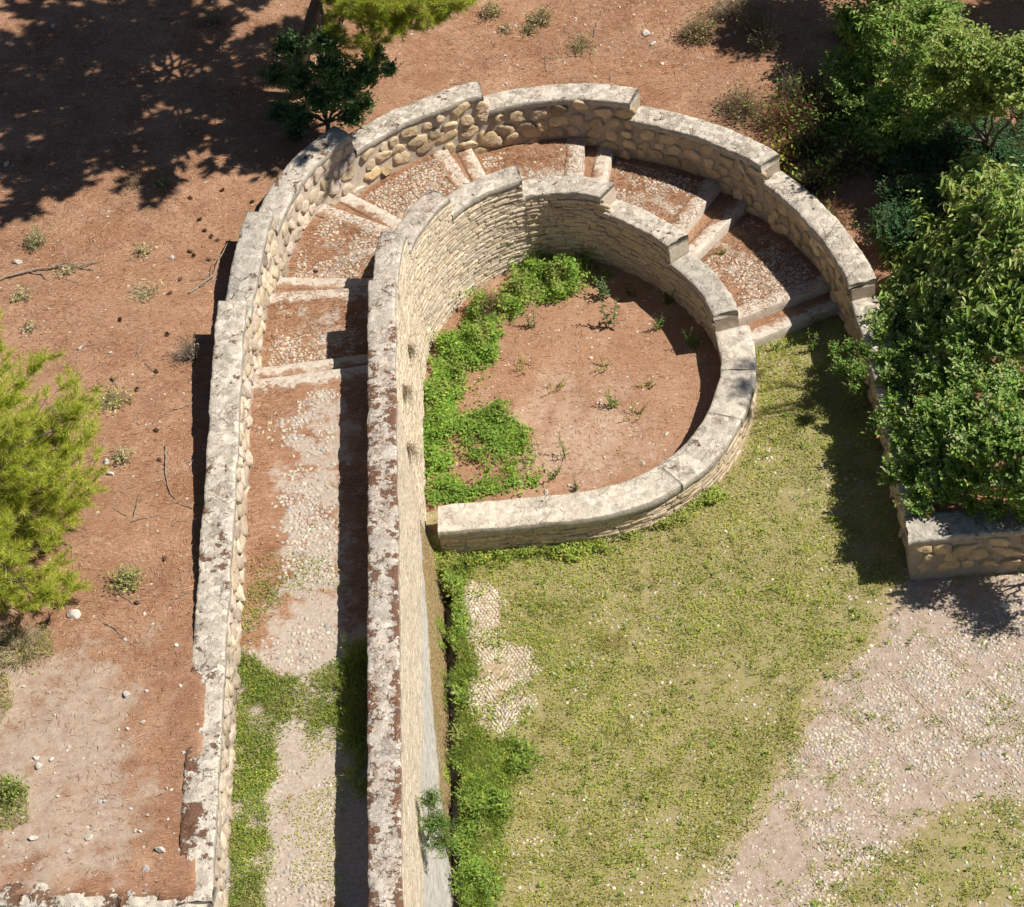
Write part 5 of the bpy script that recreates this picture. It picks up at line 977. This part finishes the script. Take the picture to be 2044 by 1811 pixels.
P=scatter(court,2600); P=P[fbm(P,2.5,53,3)>.22]; leaflets(mb,P,cfl(P)+.02,.035,.015,GR+STRAW,.7)
stuff('court_weeds',mb,'grass','bright green nettles and weeds along the left side of the court')
# corridor grass
mb=MB(); C1=[pxl(q,2.38) for q in ([(478,1170),(560,1170),(560,1210),(500,1300),(470,1260)],[(470,1260),(500,1330),(560,1350),(690,1330),(695,1440),(640,1450),(560,1450),(545,1560),(530,1840),(440,1840),(450,1560)],[(690,1290),(735,1290),(735,1600),(690,1600)],[(485,1120),(690,1110),(690,1180),(500,1190)],[(660,1760),(690,1760),(690,1840),(640,1840)])]
for i,(pl,dn,h) in enumerate(zip(C1,(5000,30000,8000,2200,1500),(.06,.09,.22,.05,.05))):
    P=soft(pl,(2600,9000,6500,1300,1500)[i],.16,1.3,2.4,60+i); P=P[(P[:,0]>-3.52)&(P[:,0]<-1.7)]; P=P[(fbm(P,3.4,160+i,3)*1.1+RNG.normal(0,.3,len(P)))>-.3]; n=len(P); q=RNG.random(n); z=np.full(n,2.38)
    blades(mb,P[q<.6],z[q<.6],RNG.uniform(.5,1.3,(q<.6).sum())*h,.009,GR[:4]+LUSH,.7); leaflets(mb,P[q>=.6],z[q>=.6]+RNG.uniform(0,h*.6,(q>=.6).sum()),RNG.uniform(.022,.045,(q>=.6).sum()),.018,GR[:3]+LUSH,.5)
P=scatter(pxl([(520,1480),(690,1450),(690,1830),(520,1830)],2.38),3500); k=fbm(P,3.5,68,3)>.05; P=P[k]; leaflets(mb,P,np.full(len(P),2.39),.03,.013,GR,.6)
stuff('corridor_grass',mb,'grass','grass and low weeds on the cobbled corridor between the walls')
# hillside green bits and needle litter lying loose
mb=MB()
for pl,n_,h,cols in ((pxl([(-40,1360),(15,1340),(30,1400),(-40,1520)],3.2),1800,.12,GR+STRAW),(pxl([(-40,1540),(55,1570),(60,1640),(-40,1680)],3.2),2600,.12,GR+LUSH[:2]),(pxl([(-20,1280),(100,1260),(110,1310),(-20,1340)],3.2),2200,.14,STRAW+STRAW+GR[:2])):
    P=scatter(pl,n_); blades(mb,P,hill(P),RNG.uniform(.4,1.2,len(P))*h,.008,cols,.9)
stuff('hillside_grass',mb,'dry','sparse grass at the left edge of the pale earth')
mb=MB(); NC=np.array([(.40,.21,.115),(.52,.32,.19),(.30,.14,.075),(.60,.42,.28),(.16,.08,.045)])
def litter_on(P,zf,thick=.02):
    n=len(P); a=fbm(P,.9,71,3)*3.5+RNG.normal(0,.75,n); d=np.c_[np.cos(a),np.sin(a),RNG.normal(0,.10,n)]; L=RNG.uniform(.05,.13,n); c=NC[RNG.integers(0,5,n)]*(1+RNG.normal(0,.15,(n,1)))
    V,f,c=tris(np.c_[P,zf+RNG.uniform(.002,thick,n)],d,L,RNG.uniform(.005,.009,n),np.clip(c,.02,.8)); mb.add(V,f,c)
fr=np.array([px(-40,-40,2.3)[:2],px(2084,-40,1.2)[:2],px(2084,500,.8)[:2],px(2084,1100,.6)[:2],px(1000,1850,3)[:2],px(-40,1850,3)[:2]])
P=scatter(fr,230000); P=P[sdist(P,LOW2)<-.2]; P=P[RNG.random(len(P))<1-.7*sstep(-.8,.3,sdist(P,bare_poly))]; P=P[fbm(P,1.2,73,3)+RNG.normal(0,.4,len(P))>-.25]; litter_on(P,hill(P)+hbump(P))
P=scatter(court,9000); litter_on(P,cfl(P),.012)
for i,z,G,V0 in FLO:
    if i==14: P=scatter(np.array([(-3.5,-.3),(-1.7,-.3),(-1.7,-11),(-3.5,-11)]),12000); P=P[(RNG.random(len(P))<sstep(.2,-.4,sdist(P,pale))*sstep(-6.5,-4,P[:,1])+.06)]
    else: pl=np.vstack([G[::3,1],G[-1:,1],G[::-3,-2],G[:1,-2]]); P=scatter(pl,(1900 if i%2==0 else 400)*np.prod(np.ptp(pl,0))/2)
    litter_on(P,np.full(len(P),z+.006),.012)
for C_,Bd,zt,w in ((CI,IB,izt,TI),(CO,OB,ozt,TO)):
    for i in range(8):
        k=7-i; n_=int((Bd[i+1]-Bd[i])*(170 if C_ is CI and k>=5 else 40)); 
        if C_ is CI and k==0: n_=60
        s_=RNG.uniform(Bd[i],Bd[i+1],n_); d_=RNG.uniform(.04,w-.04,n_); P=C_.at(s_,d_); P=P[fbm(P,3,75,3)>-.05]; litter_on(P,np.full(len(P),zt(k)+.014),.012)
stuff('pine_needle_litter',mb,'litter','loose rust brown pine needles over the slope, stairs and walls')
